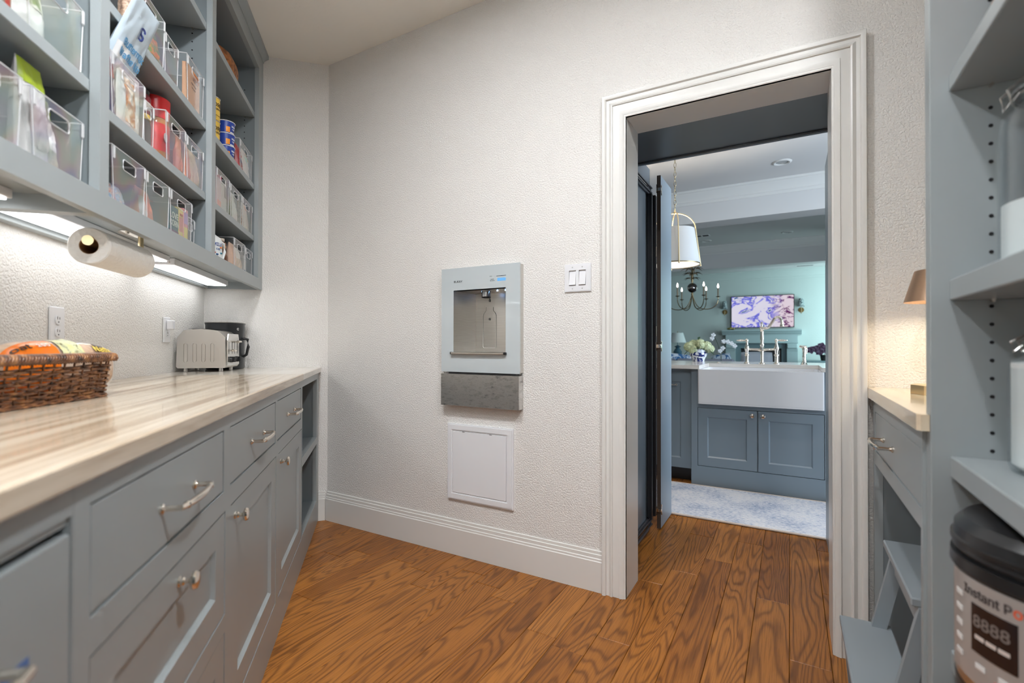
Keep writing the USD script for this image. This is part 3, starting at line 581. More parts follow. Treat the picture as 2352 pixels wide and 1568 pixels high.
# wicker tray basket, turned a little against the wall
def rounded_path(hx, hy, r, step=.005):
    p = np.array(rrect(-hx, -hy, hx, hy, r, 12).exterior.coords)[:-1]
    d = np.r_[0, np.cumsum(np.linalg.norm(np.diff(np.vstack([p, p[:1]]), axis=0), axis=1))]
    n = int(d[-1] / step); t = np.arange(n) / n * d[-1]; q = np.vstack([p, p[:1]])
    xy = np.stack([np.interp(t, d, q[:, k]) for k in (0, 1)], 1)
    tg = np.roll(xy, -1, 0) - np.roll(xy, 1, 0); tg /= np.linalg.norm(tg, axis=1, keepdims=True)
    return xy, np.stack([tg[:, 1], -tg[:, 0]], 1), d[-1], t
def woven_basket(t, c, ang, hx, hy, r, z0, h, rows, mat_, flare=.10, wr=.0035, stake=.030, rim_r=.011, rim_n=150, step=.005):
    R_ = np.array([[math.cos(ang), -math.sin(ang)], [math.sin(ang), math.cos(ang)]])
    xy, nr, per, s = rounded_path(hx, hy, r, step)
    if np.sum(nr * xy) < 0: nr = -nr
    ns = int(round(per / stake / 2)) * 2; ph = s / per * ns * math.pi
    place = lambda p, z: np.c_[(R_ @ np.asarray(p).T).T + np.array(c), np.broadcast_to(z, len(p))]
    mb = MB(); rg = random.Random(3)
    for k in range(rows):
        z = z0 + .006 + (h - .022) * (k + .5) / rows
        off = flare * (z - z0) + wr * 1.0 * np.sin(ph + (k % 2) * math.pi)
        zz = z + .0014 * np.sin(s * 40 + k * 1.7)
        mb.tube(place(xy + nr * off[:, None], 0) + np.c_[np.zeros((len(s), 2)), zz], wr * rg.uniform(.85, 1.1), 6, True)
    part(t, 'weave', mb, mat_, kind='stuff', smooth=True)
    st = MB()
    for j in range(ns):
        f = (j + .5) / ns * per
        q = np.array([[np.interp(f, s, xy[:, k]) for k in (0, 1)]]); n_ = np.array([[np.interp(f, s, nr[:, k]) for k in (0, 1)]])
        st.tube(np.vstack([place(q, z0 + .003), place(q + n_ * flare * h, z0 + h)]), wr * .62, 6)
    part(t, 'stake', st, mat_, kind='stuff', smooth=True)
    rm = MB(); zr = z0 + h
    if rim_n:
        m_ = int(per / .0078); tt = np.arange(m_) / m_ * per
        q = np.stack([np.interp(tt, s, xy[:, k]) for k in (0, 1)], 1); n_ = np.stack([np.interp(tt, s, nr[:, k]) for k in (0, 1)], 1); n_ /= np.linalg.norm(n_, axis=1, keepdims=True)
        tg = np.stack([-n_[:, 1], n_[:, 0]], 1)
        for j in range(m_):
            b = q[j] + n_[j] * (flare * h + .002); a = np.linspace(-.25 * math.pi, 1.35 * math.pi, 10)
            pts = [b + n_[j] * rim_r * math.cos(x) * 1.0 + tg[j] * .020 * (x / math.pi - .5) for x in a]
            zz = zr + rim_r * .9 * np.sin(a)
            rm.tube(place(pts, 0) + np.c_[np.zeros((10, 2)), zz], .0040, 6)
    else: rm.tube(place(xy + nr * flare * h, zr), rim_r, 8, True)
    part(t, 'rim', rm, mat_, kind='stuff', smooth=True)
    foot = MB()
    for k in range(3): foot.tube(place(xy + nr * (.003 + .002 * k), 0) + np.c_[np.zeros((len(s), 2)), z0 + .0035 + .004 * (k % 2) + .0012 * np.sin(s * 160 + k * 2)], .0034, 6, True)
    part(t, 'foot_border', foot, mat_, smooth=True, kind='stuff')
    part(t, 'bottom', MB().prism(affinity.translate(affinity.rotate(rrect(-hx + .003, -hy + .003, hx - .003, hy - .003, r), math.degrees(ang), (0, 0)), *c), .005, (0, 0, z0 + .0045), (1, 0, 0), (0, 1, 0)), mat_)
ba = math.radians(-6.5)
hx, hy = .25, .085
ca, sa = math.cos(ba), math.sin(ba)
bc_ = (1.512 - hx * ca - hy * sa, .680 - hx * sa + hy * ca)
wb = thing('wicker_basket', 'low brown willow tray basket holding bread on the worktop', 'basket', (*bc_, .918), 'L')
woven_basket(wb, bc_, ba, hx, hy, .045, .9182, .100, 12, M_WICK, flare=.14, wr=.0034, stake=.030)

# ------------------------------------------------------------------ right hand shelves, desk, stool
XS = .2415
tc = thing('tall_shelf_cabinet', 'grey-green open shelf cabinet cut off by the right edge', 'shelves', (XS, 1.25, 0))
part(tc, 'side_panel', MB().box(XS, 1.2515, 0, XR - .002, 1.290, ZC - .003, .0012), M_CAB, smooth=False)
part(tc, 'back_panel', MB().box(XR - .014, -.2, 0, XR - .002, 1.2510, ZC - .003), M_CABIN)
for z, t_ in ((1.581, .033), (1.181, .041), (.837, .041), (.462, .041), (.10, .05), (2.02, .035)):
    part(tc, 'shelf', MB().box(.270, -.2, z - t_, XR - .0145, 1.2508, z, .0022), M_CAB, smooth=False)
hm = MB()
for i in range(-40, 24):
    z = 1.4700 + i * .0343
    if all(not (q - .050 < z < q + .006) for q in (1.581, 1.181, .837, .462)) and .12 < z < 2.0: hm.lathe([(0, 0), (.0036, 0), (.0036, .0006), (0, .0006)], (.331, 1.2513, z), '-y', 10)
part(tc, 'pin_hole', hm, M_DARK, kind='stuff')
for z in (1.545, 1.137, .793): part(tc, 'shelf_pin', MB().cyl((.331, 1.2513, z), (.331, 1.240, z), .003, n=8), M_NICKEL)

dk = thing('desk_cabinet', 'grey-green kneehole desk with one drawer right of the doorway', 'desk', (.235, 1.64, 0))
dkh = [(1.300, .712, 1.945, .838), (1.300, 0, 1.965, .672)]
dy = 1.972
fp = sbox(-dy, 0, -1.2905, .878).difference(sbox(-1.940, .714, -1.300, .840)).difference(sbox(-1.952, -1, -1.306, .672))
part(dk, 'face_frame', MB().prism(fp, -.022, (.235, 0, 0), (0, -1, 0), (0, 0, 1)), M_CAB, smooth=False)
dd = part(dk, 'drawer_front', MB().box(.2365, 1.303, .717, .256, 1.937, .837, .0012), M_CAB, smooth=False)
bar_pull(dd, (.2365, 1.70, .776), (0, 1, 0), (-1, 0, 0), .15, .034)
part(dk, 'side_panel', MB().box(.2575, 1.953, 0, XR - .003, dy, .878), M_CABIN)
part(dk, 'side_panel', MB().box(.2575, 1.2905, 0, XR - .003, 1.305, .878), M_CABIN)
part(dk, 'drawer_box', MB().box(.2575, 1.306, .69, XR - .06, 1.952, .86), M_CABIN)
part(dk, 'back_panel', MB().box(XR - .018, 1.3055, 0, XR - .003, 1.9525, .69), M_CABIN)
dt = thing('countertop', 'cream maple patterned top of the kneehole desk', 'countertop', (.221, 1.64, .881))
dp = Polygon([(.221, 1.9985), (.221, 1.266), (.227, 1.2562), (.2405, 1.2562), (.2405, 1.2912), (XR - .001, 1.2912), (XR - .001, 1.9985)])
part(dt, 'slab', MB().prism(dp, .033, (0, 0, .881), (1, 0, 0), (0, 1, 0)), M_CTRR, smooth=False)
fm = thing('rolled_mat', 'grey woven mat tucked in the gap between the doorway trim and the desk', 'mat', (.30, 1.985, 0))
part(fm, 'cloth', MB().box(.236, 1.9765, .001, .56, 1.9805, .872, .001).box(.236, 1.9815, .001, .56, 1.985, .86, .001), mat('woven_grey', {'g': ('geometry', {}), 'w': ('wave_texture', {'bands_direction': 'z', 'scale': 60.0}), 'r': ('rgb_ramp', {'ramp': [(0, lin(96, 98, 98)), (1, lin(150, 152, 150))]}), 'b': ('bump', {'distance': .001}), 'p': ('principled_bsdf', {'roughness': .9})}, [('g.position', 'w.vector'), ('w.fac', 'r.fac'), ('r.color', 'p.base_color'), ('w.fac', 'b.height'), ('b.normal', 'p.normal')]))

lx, ly = .372, 1.79
lp = thing('desk_lamp', 'small brass table lamp with a copper cone shade on the desk', 'lamp', (lx, ly, .914))
part(lp, 'base', MB().prism(Point(0, 0).buffer(.072, quad_segs=2), .026, (lx, ly, .9142), (1, 0, 0), (0, 1, 0)), M_BRASS, smooth=False)
part(lp, 'stem', MB().cyl((lx, ly, .940), (lx, ly, 1.23), .006), M_BRASS)
part(lp, 'shade', MB().lathe([(.087, 1.176), (.062, 1.265), (.0605, 1.265), (.0855, 1.1762), (.087, 1.176)], (lx, ly, 0), n=48).lathe([(0, 1.263), (.061, 1.263), (.061, 1.265), (0, 1.265)], (lx, ly, 0), n=48), M_COPPER, label='copper cone shade')
part(lp, 'lamp_disc', MB().lathe([(0, 1.199), (.05, 1.199), (.05, 1.201), (0, 1.201)], (lx, ly, 0), n=24), M_SHADEGLOW, label='glowing lamp disc')

# step stool: two treads between slanted side boards, running along the desk front
ss = thing('step_stool', 'grey painted two step wooden stool pushed under the desk', 'step stool', (.30, 1.60, 0))
ys0, ys1 = 1.37, 1.775
def tread(x0, x1, z, y0, y1, name='tread'): return part(ss, name, MB().box(x0, y0, z - .020, x1, y1, z, .003), M_GREYW, smooth=False)
tread(.236, .330, .480, ys0 + .045, ys1 + .022)
tread(.127, .252, .240, ys0, ys1)
for y in (ys0 + .058, ys1 - .012):       # side boards: front leg and rear leg meet under the top tread
    a = Polygon([(.150, .0), (.185, 0), (.285, .4595), (.250, .4595)]); b = Polygon([(.395, .0), (.430, 0), (.320, .4595), (.286, .4595)])
    part(ss, 'front_leg', MB().prism(a, .018, (0, y, 0), (1, 0, 0), (0, 0, 1)), M_GREYW, smooth=False)
    part(ss, 'rear_leg', MB().prism(b, .018, (0, y, 0), (1, 0, 0), (0, 0, 1)), M_GREYW, smooth=False)
    part(ss, 'step_bracket', MB().prism(Polygon([(.132, .2195), (.19, .2195), (.165, .02), (.150, .02)]), .016, (0, y - .002, 0), (1, 0, 0), (0, 0, 1)), M_GREYW, smooth=False)
part(ss, 'stretcher', MB().box(.375, ys0 + .059, .10, .393, ys1 - .013, .15, .002), M_GREYW, smooth=False)
part(ss, 'stretcher', MB().box(.255, ys0 + .059, .40, .273, ys1 - .013, .455, .002), M_GREYW, smooth=False)

# big jars, pressure cooker and basket on the right hand shelves
def clamp_jar(name, label, x, y, z, r, h, fill):
    t = thing(name, label, 'jar', (x, y, z), group=None)
    part(t, 'glass', MB().lathe([(0, .0005), (r - .012, .0005), (r - .003, .004), (r, .014), (r, h * .72), (r - .004, h * .80), (r - .022, h * .86), (r - .028, h * .89), (r - .026, h * .93), (r - .029, h * .93), (r - .031, h * .885), (r - .007, h * .79), (r - .003, h * .72), (r - .003, .014), (r - .013, .005), (0, .005)], (x, y, z), n=56), M_GLASS)
    part(t, 'contents', MB().lathe([(0, .0058), (r - .016, .0058), (r - .0045, .0155), (r - .0045, fill * h), (r * .5, fill * h + .008), (0, fill * h + .004)], (x, y, z), n=56), paint('flour', lin(236, 235, 232), .9), label='white flour')
    part(t, 'lid', MB().lathe([(0, h * .935), (r - .024, h * .935), (r - .022, h * .945), (r - .024, h * .965), (r * .4, h * .99), (0, h)], (x, y, z), n=56), M_GLASS)
    part(t, 'gasket', MB().lathe([(r - .030, h * .928), (r - .018, h * .928), (r - .018, h * .938), (r - .030, h * .938), (r - .030, h * .928)], (x, y, z), n=56), paint('gasket_grey', lin(120, 122, 124), .6))
    w_ = MB(); rr = r - .020
    a = np.linspace(0, 2 * math.pi, 40)[:-1]
    w_.tube([(x + rr * math.cos(q), y + rr * math.sin(q), z + h * .905) for q in a], .0022, 6, True)
    for sgn in (-1, 1):
        w_.tube([(x - rr, y + sgn * .018, z + h * .905), (x - rr - .010, y + sgn * .018, z + h * .86), (x - rr - .014, y + sgn * .016, z + h * .93), (x - rr + .01, y + sgn * .014, z + h * 1.0), (x, y + sgn * .012, z + h * 1.02)], .0022, 6)
    part(t, 'wire_clamp', w_, M_STEEL)
clamp_jar('glass_jar', 'big clamp jar of white flour on the upper right shelf', .405, 1.120, 1.181, .098, .315, .34)
clamp_jar('glass_jar', 'clamp jar full of white flour on the shelf above the pressure cooker', .415, 1.130, .837, .094, .238, .78)

kx, ky, kz = .398, 1.085, .462
KR = .158
ck = thing('pressure_cooker', 'round steel electric pressure cooker with a black lid on the lower right shelf', 'pressure cooker', (kx, ky, kz))
part(ck, 'base_ring', MB().lathe([(0, .0005), (KR - .012, .0005), (KR - .004, .006), (KR - .002, .04), (0, .04)], (kx, ky, kz), n=64), M_BLACK)
part(ck, 'body', MB().lathe([(KR - .004, .0405), (KR - .002, .045), (KR - .002, .205), (KR - .006, .222), (KR - .03, .222)], (kx, ky, kz), n=64), M_STEEL)
part(ck, 'upper_rim', MB().lathe([(KR - .03, .2225), (KR + .000, .2225), (KR + .004, .228), (KR + .003, .246), (KR - .02, .2465), (KR - .03, .2225)], (kx, ky, kz), n=64), M_BLACK)
part(ck, 'lid', MB().lathe([(KR - .024, .247), (KR - .004, .247), (KR + .001, .256), (KR - .002, .290), (KR - .014, .304), (KR - .06, .318), (0, .322)], (kx, ky, kz), n=64), paint('lid_black', (.022, .023, .025), .32))
part(ck, 'lid_band', MB().lathe([(KR - .001, .262), (KR + .003, .264), (KR + .003, .272), (KR - .001, .274)], (kx, ky, kz), n=64), M_BLACK)
part(ck, 'lid_handle', MB().tube([(kx - .075, ky - .02, kz + .316), (kx - .06, ky - .01, kz + .332), (kx, ky, kz + .338), (kx + .06, ky + .01, kz + .332), (kx + .075, ky + .02, kz + .316)], .012, 10), M_BLACK)
an = np.linspace(0, 2 * math.pi, 50)[:-1]
part(ck, 'lid_ring', MB().tube([(kx + .075 * math.cos(q), ky + .075 * math.sin(q), kz + .3165) for q in an], .003, 8, True), paint('ring_grey', (.25, .25, .25), .2, .8))
part(ck, 'steam_valve', MB().lathe([(0, 0), (.013, 0), (.013, .012), (.008, .018), (0, .018)], (kx - .03, ky + .085, kz + .312), n=18), M_NICKEL)
# curved control panel facing the room (-x, towards the viewer)
ca0 = math.radians(212.0)                      # direction from the axis to the panel middle
def on_cyl(s_, z_, e): return (kx + (KR + e) * math.cos(ca0 + s_ / KR), ky + (KR + e) * math.sin(ca0 + s_ / KR), kz + z_)
def cyl_patch(s0, s1, z0, z1, e0, e1, n=14, rc=0.0):
    m = MB(); v = []
    for i in range(n + 1):
        s_ = s0 + (s1 - s0) * i / n
        for z_, e in ((z0, e0), (z0, e1), (z1, e1), (z1, e0)): v.append(on_cyl(s_, z_, e))
    f = [[i * 4 + k, i * 4 + (k + 1) % 4, i * 4 + 4 + (k + 1) % 4, i * 4 + 4 + k] for i in range(n) for k in range(4)] + [[0, 3, 2, 1], [n * 4, n * 4 + 1, n * 4 + 2, n * 4 + 3]]
    return m.add(v, f)
def cyl_text(mb, txt, h, s_, z_, e, bold=True, depth=.0004):
    m = meshkit.text_mesh(txt, h, depth, bold); v = np.array(m.vertices); v[:, 0] -= v[:, 0].max() / 2
    return mb.add([on_cyl(s_ + a, z_ + b, e + c) for a, b, c in v], m.faces)
part(ck, 'control_panel', cyl_patch(-.088, .088, .062, .222, -.003, .0015), paint('panel_silver', lin(176, 170, 166), .35, .3), smooth=40)
part(ck, 'display', cyl_patch(-.034, .034, .112, .186, .0016, .0024), paint('display_black', (.02, .012, .012), .12), smooth=40)
dg = MB()
for i in range(4): cyl_text(dg, '8', .017, -.024 + i * .014, .153, .0026)
part(ck, 'digit', dg, paint('digit_grey', lin(120, 110, 105), .4), smooth=False, kind='stuff')
bars = MB()
for i in range(3): bars.add(*[np.array(x) for x in (lambda m: (m.vertices, m.faces))(cyl_patch(-.026 + i * .018, -.011 + i * .018, .134, .140, .0025, .0032, 4).mesh())])
part(ck, 'indicator_bar', bars, paint('bar_pale', lin(214, 200, 192), .4), smooth=False, kind='stuff')
part(ck, 'lettering', cyl_text(cyl_text(MB(), 'Instant P', .0135, -.012, .196, .0017), 't', .0135, .043, .196, .0017), paint('panel_ink', (.05, .04, .04), .5), smooth=False)
part(ck, 'emblem', cyl_text(MB(), 'o', .0150, .0335, .196, .0017), paint('emblem_orange', lin(226, 96, 60), .5), smooth=False)
for r_ in range(5):
    for s_ in (-.064, .062, .0805)[: 3 if r_ else 2]:
        part(ck, 'button', cyl_patch(s_ - .0085, s_ + .0085, .184 - r_ * .024, .192 - r_ * .024, .0016, .0026, 4), paint('button_pale', lin(226, 224, 222), .4))
for s_ in (-.018, .018): part(ck, 'button', cyl_patch(s_ - .0085, s_ + .0085, .088, .096, .0016, .0026, 4), paint('button_pale', lin(226, 224, 222), .4))
part(ck, 'button', cyl_patch(.0035, .032, .068, .085, .0016, .0024, 4), paint('button_red', lin(206, 120, 104), .4), label='pale red cancel key')

bk = thing('rattan_basket', 'orange-brown rattan basket on the top right shelf', 'basket', (.44, .93, 1.581))
woven_basket(bk, (.44, .95), 0.0, .120, .215, .03, 1.5812, .26, 15, M_WICK2, flare=.10, wr=.0062, stake=.030, rim_r=.010, rim_n=0)
# ------------------------------------------------------------------ passage: cabinet that hides the pantry entrance
XP0, XP1, YP0, YP1 = -.700, .190, 2.178, 2.545
pe = thing('pantry_entrance_cabinet', 'dark blue-grey tall cabinet box lining the passage behind the doorway', 'cabinet', (-.25, 2.36, 0))
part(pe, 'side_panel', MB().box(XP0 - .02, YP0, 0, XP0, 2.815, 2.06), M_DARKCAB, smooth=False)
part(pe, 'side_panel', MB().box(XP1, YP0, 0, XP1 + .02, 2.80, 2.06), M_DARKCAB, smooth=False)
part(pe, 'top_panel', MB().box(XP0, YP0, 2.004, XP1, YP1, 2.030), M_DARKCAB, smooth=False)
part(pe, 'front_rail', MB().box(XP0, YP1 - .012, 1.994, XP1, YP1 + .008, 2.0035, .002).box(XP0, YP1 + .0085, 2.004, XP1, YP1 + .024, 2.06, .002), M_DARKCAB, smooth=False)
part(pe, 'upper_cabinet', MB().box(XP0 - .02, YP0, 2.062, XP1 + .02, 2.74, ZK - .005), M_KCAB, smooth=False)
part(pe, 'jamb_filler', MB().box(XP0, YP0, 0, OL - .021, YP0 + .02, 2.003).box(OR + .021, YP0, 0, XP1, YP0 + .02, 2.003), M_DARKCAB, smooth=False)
tr_ = MB()
def track(z):
    m = MB().box(XP0 + .0005, 2.20, z - .030, XP0 + .012, 2.80, z + .030, .002).box(XP0 + .0125, 2.205, z - .018, XP0 + .020, 2.795, z - .010, .001).box(XP0 + .0125, 2.205, z + .010, XP0 + .020, 2.795, z + .018, .001)
    tk = part(pe, 'slide_track', m, paint('track_grey', (.10, .10, .11), .35, .7), label='metal pocket door slide track')
    b = MB()
    for i in range(26): b.cyl((XP0 + .0122, 2.30 + i * .016, z), (XP0 + .0175, 2.30 + i * .016, z), .0045, n=8)
    part(tk, 'ball_bearing', b, M_NICKEL, kind='stuff')
track(.055); track(1.93)
part(pe, 'carrier_profile', MB().box(XP0 + .004, 2.735, .09, XP0 + .030, 2.765, 1.90, .002).box(XP0 + .004, 2.780, .09, XP0 + .040, 2.812, 1.90, .002), paint('carrier_black', (.015, .015, .017), .25), label='black upright carrier bar of the pocket door')
# folded open doors
dl = thing('pocket_door', 'grey-blue pocket door swung open on the left side of the passage', 'door', (-.648, 2.80, .008))
part(dl, 'panel', MB().box(-.664, 2.832, .008, -.642, 3.115, 2.025, .0015), M_KCAB, smooth=False)
part(dl, 'edge_strip', MB().box(-.6635, 2.8305, .009, -.6425, 2.8318, 2.024), paint('raw_edge', lin(74, 62, 54), .5), label='dark raw door edge')
for z in (1.94, 1.045, .115):
    part(dl, 'hinge', MB().box(-.6415, 2.836, z - .03, -.6385, 2.850, z + .03, .001).cyl((-.6384, 2.843, z + .022), (-.637, 2.843, z + .022), .004, n=8).cyl((-.6384, 2.843, z - .022), (-.637, 2.843, z - .022), .004, n=8).box(-.657, 2.8155, z - .010, -.6375, 2.8300, z + .010, .002).box(-.6588, 2.795, z - .024, -.6575, 2.828, z + .024), M_NICKEL, kind=None)
for z in (1.58, 1.13, .72):
    part(dl, 'hinge_plate', MB().box(-.6595, 2.784, z - .028, -.6555, 2.7945, z + .028, .001), paint('hinge_warm', (.62, .52, .42), .25, 1.0))
dr_ = thing('pocket_door', 'grey-blue pocket door swung open on the right side of the passage', 'door', (.175, 2.84, .008))
part(dr_, 'panel', MB().box(.164, 2.845, .008, .186, 3.13, 2.025, .0015), M_KCAB, smooth=False)
for z in (1.50, 1.13): part(dr_, 'hinge', MB().box(.1612, 3.05, z - .02, .1638, 3.068, z + .02, .001), M_NICKEL)

# ------------------------------------------------------------------ kitchen and living room shell
M_KWALL = wall_mat('far_wall_plaster', lin(196, 204, 200), 60., .001)
M_KCEIL = paint('kitchen_ceiling_paint', lin(216, 214, 212), .8)
def wall_with_windows(x, y0, y1, holes):
    p = sbox(y0, 0, y1, ZK)
    for h in holes: p = p.difference(sbox(*h))
    return MB().prism(p, .12, (x, 0, 0), (0, 1, 0), (0, 0, 1))
struct('wall_kitchen_right', 'kitchen and living room wall with windows, right of the passage', [('plaster', wall_with_windows(XK1, 2.2, YF, [(3.1, .8, 5.7, 2.3), (9.6, .4, 12.2, 2.6)]), M_KWALL)])
struct('wall_kitchen_left', 'kitchen and living room wall, left of the passage', [('plaster', MB().box(XK0 - .1, 2.2, 0, XK0, YF, ZK), M_KWALL)])
struct('wall_far', 'pale green-grey living room wall behind the fireplace', [('plaster', MB().box(XK0, YF, 0, XK1, YF + .1, 2.76), M_KWALL)])
struct('wall_kitchen_back', 'kitchen side of the pantry wall', [('plaster', MB().box(XK0, 2.18, 0, XP0 - .9, 2.28, ZK).box(1.2, 2.18, 0, XK1, 2.28, ZK), M_KWALL)])
for i, (a, b, z0, z1) in enumerate(((3.1, 5.7, .8, 2.3), (9.6, 12.2, .4, 2.6))):
    f = MB().prism(sbox(a, z0, b, z1).difference(sbox(a + .05, z0 + .05, b - .05, z1 - .05)), .08, (XK1 + .02, 0, 0), (0, 1, 0), (0, 0, 1)).box(XK1 + .03, (a + b) / 2 - .02, z0 + .05, XK1 + .08, (a + b) / 2 + .02, z1 - .05)
    struct('window_%d' % (i + 1), 'white framed window in the wall right of the passage', [('window_frame', f, M_TRIM)])
struct('ceiling_kitchen', 'pale kitchen ceiling', [('plaster', MB().box(XK0, 2.2, ZK, XK1, 6.9, ZK + .06), M_KCEIL)])
struct('ceiling_living', 'pale ceiling of the sitting area past the first beam', [('plaster', MB().box(XK0, 6.9, ZK, XK1, 10.9, ZK + .06), M_KCEIL)])
struct('ceiling_far', 'lower pale ceiling strip before the fireplace wall', [('plaster', MB().box(XK0, 10.9, 2.755, XK1, YF, 2.80), M_KCEIL)])
crn = [(0, 0), (0, -.165), (-.012, -.165), (-.014, -.135), (-.030, -.125), (-.034, -.105), (-.075, -.055), (-.085, -.050), (-.100, -.030), (-.115, -.026), (-.118, 0)]
def beam(i, y0, y1, zb, label):
    mb = MB().box(XK0, y0, zb, XK1, y1, ZK - .001)
    c = MB().sweep(crn, [((XK0, y0 - .0008, ZK - .001), (0, 1, 0), (0, 0, 1)), ((XK1, y0 - .0008, ZK - .001), (0, 1, 0), (0, 0, 1))])
    struct('trim_%d' % i, label, [('beam', mb, M_KCEIL), ('crown_moulding', c, M_TRIM)])
beam(2, 6.70, 7.02, 2.645, 'ceiling beam with white crown moulding between kitchen and sitting area')
beam(3, 10.55, 10.85, 2.60, 'second ceiling beam with crown moulding nearer the fireplace')
struct('trim_4', 'crown moulding along the fireplace wall', [('crown_moulding', MB().sweep([(a * 1.2, b * 1.3) for a, b in crn], [((XK0, YF - .0008, 2.754), (0, 1, 0), (0, 0, 1)), ((XK1, YF - .0008, 2.754), (0, 1, 0), (0, 0, 1))]), M_KWALL)])
M_CANOFF = paint('can_baffle', lin(170, 170, 168), .4)
for x, y, lab in ((-.077, 6.054, 'round recessed ceiling light in the kitchen ceiling nearest the passage'), (-.064, 8.643, 'recessed ceiling light behind the first beam, nearer of the middle pair'), (-.047, 9.857, 'recessed ceiling light behind the first beam, farther of the middle pair'), (-1.397, 9.924, 'recessed ceiling light behind the first beam, left of the chandelier stem'), (.425, 8.635, 'recessed ceiling light behind the first beam, cut off by the right pocket door')):
    t = thing('recessed_ceiling_light', lab, 'ceiling light', (x, y, ZK))
    part(t, 'trim_ring', MB().lathe([(.062, -.006), (.078, -.012), (.096, -.004), (.096, -.0004), (.062, -.0004), (.062, -.006)], (x, y, ZK), n=36), M_TRIM)
    part(t, 'baffle', MB().lathe([(0, -.0015), (.0618, -.0015), (.0618, -.0005), (0, -.0005)], (x, y, ZK), n=36), M_CANOFF)
for x, lab in ((-.75, 'lit recessed ceiling light over the runner rug, left of the passage axis'), (.75, 'lit recessed ceiling light over the runner rug, right of the passage axis')):
    t = thing('recessed_ceiling_light', lab, 'ceiling light', (x, 3.25, ZK))
    part(t, 'trim_ring', MB().lathe([(.062, -.006), (.078, -.012), (.096, -.004), (.096, -.0004), (.062, -.0004), (.062, -.006)], (x, 3.25, ZK), n=36), M_TRIM)
    part(t, 'lens', MB().lathe([(0, -.0025), (.0618, -.0025), (.0618, -.0005), (0, -.0005)], (x, 3.25, ZK), n=36), M_KCAN)
vt = thing('ceiling_vent', 'dark slotted air vent in the sitting area ceiling beside the pendant', 'vent', (-1.386, 9.42, ZK))
part(vt, 'frame', MB().prism(sbox(-1.75, 9.34, -1.27, 9.50).difference(sbox(-1.735, 9.355, -1.285, 9.485)), .006, (0, 0, ZK - .008), (1, 0, 0), (0, 1, 0)), M_KCEIL)
part(vt, 'slots', MB().box(-1.735, 9.355, ZK - .004, -1.285, 9.485, ZK - .001), M_DARK)
for x in (-1.60, -1.40): part(vt, 'bar', MB().box(x - .012, 9.355, ZK - .008, x + .012, 9.485, ZK - .0045), M_KCEIL)
v2 = thing('ceiling_vent', 'long thin air slot in the ceiling strip before the fireplace wall', 'vent', (.30, 12.1, 2.754))
part(v2, 'slot', MB().box(.12, 12.05, 2.750, .42, 12.13, 2.7535), M_DARK)
part(v2, 'frame', MB().prism(sbox(.09, 12.02, .45, 12.16).difference(sbox(.12, 12.05, .42, 12.13)), .005, (0, 0, 2.7485), (1, 0, 0), (0, 1, 0)), M_KCEIL)

# ------------------------------------------------------------------ kitchen island
YI = 3.9
si = thing('sink_base_cabinet', 'blue-grey island cabinet with two panelled doors under the apron sink', 'cabinet', (-.05, YI, 0))
part(si, 'frame', MB().prism(sbox(-.657, .001, 1.6, .872).difference(sbox(-.612, .143, .200, .584)).difference(sbox(-.604, .612, .200, 1)), -.02, (0, YI, 0)), M_KCAB, smooth=False)
part(si, 'carcass', MB().box(-.657, YI + .0205, 0, 1.6, 4.9, .60).box(-.657, 4.40, .60, 1.6, 4.9, .872), M_KCAB, smooth=False)
for a, b, kx_ in ((-.612, -.2055, -.239), (-.2045, .200, -.170)):
    d = part(si, 'door', shaker(MB(), a + G, b - G, .143 + G, .584 - G, YI + .001, rail=.065), M_KCAB, smooth=False); knob(d, (kx_, YI + .001, .547), (0, -1, 0))
dw = thing('dishwasher', 'dark blue-grey panel fronted dishwasher left of the sink cabinet', 'dishwasher', (-.96, YI + .03, 0))
m = shaker(MB(), -1.262, -.664, .105, .846, YI + .035, rail=.075)
dp_ = part(dw, 'door_panel', m, M_KCAB, smooth=False)
bar_pull(dp_, (-.885, YI + .035 + .009, .745), (1, 0, 0), (0, -1, 0), .22, .03)
part(dw, 'toe_kick', MB().box(-1.262, YI + .10, .001, -.664, YI + .12, .104), M_BLACK)
part(dw, 'tub', MB().box(-1.262, YI + .121, .001, -.664, 4.5, .872), M_BLACK)
part(dw, 'top_strip', MB().box(-1.262, YI + .04, .8465, -.664, YI + .06, .872), M_KCAB)
it = thing('island_top', 'pale stone island countertop around the apron sink', 'countertop', (-.3, 4.4, .873))
part(it, 'slab', MB().prism(sbox(-2.4, YI - .04, 1.7, 5.0).difference(sbox(-.594, YI - .1, .186, 4.37)), .028, (0, 0, .873), (1, 0, 0), (0, 1, 0)), M_STONE, smooth=False)
sk = thing('apron_sink', 'white fireclay apron front farmhouse sink in the island', 'sink', (-.2, 3.86, .62))
so = [rrect(-.604, 3.855, .197, 4.385, .012, 5), rrect(-.588, 3.882, .181, 4.36, .03, 6)]
part(sk, 'basin', MB().prism(so[0].difference(so[1]), .244, (0, 0, .628), (1, 0, 0), (0, 1, 0)).prism(so[0], .012, (0, 0, .6155), (1, 0, 0), (0, 1, 0)), M_PORC)
yf_ = 4.52
fa = thing('bridge_faucet', 'polished nickel bridge faucet with cross bar and curved spout at the sink', 'faucet', (-.205, yf_, .901))
xf = (-.318, -.205, -.100)
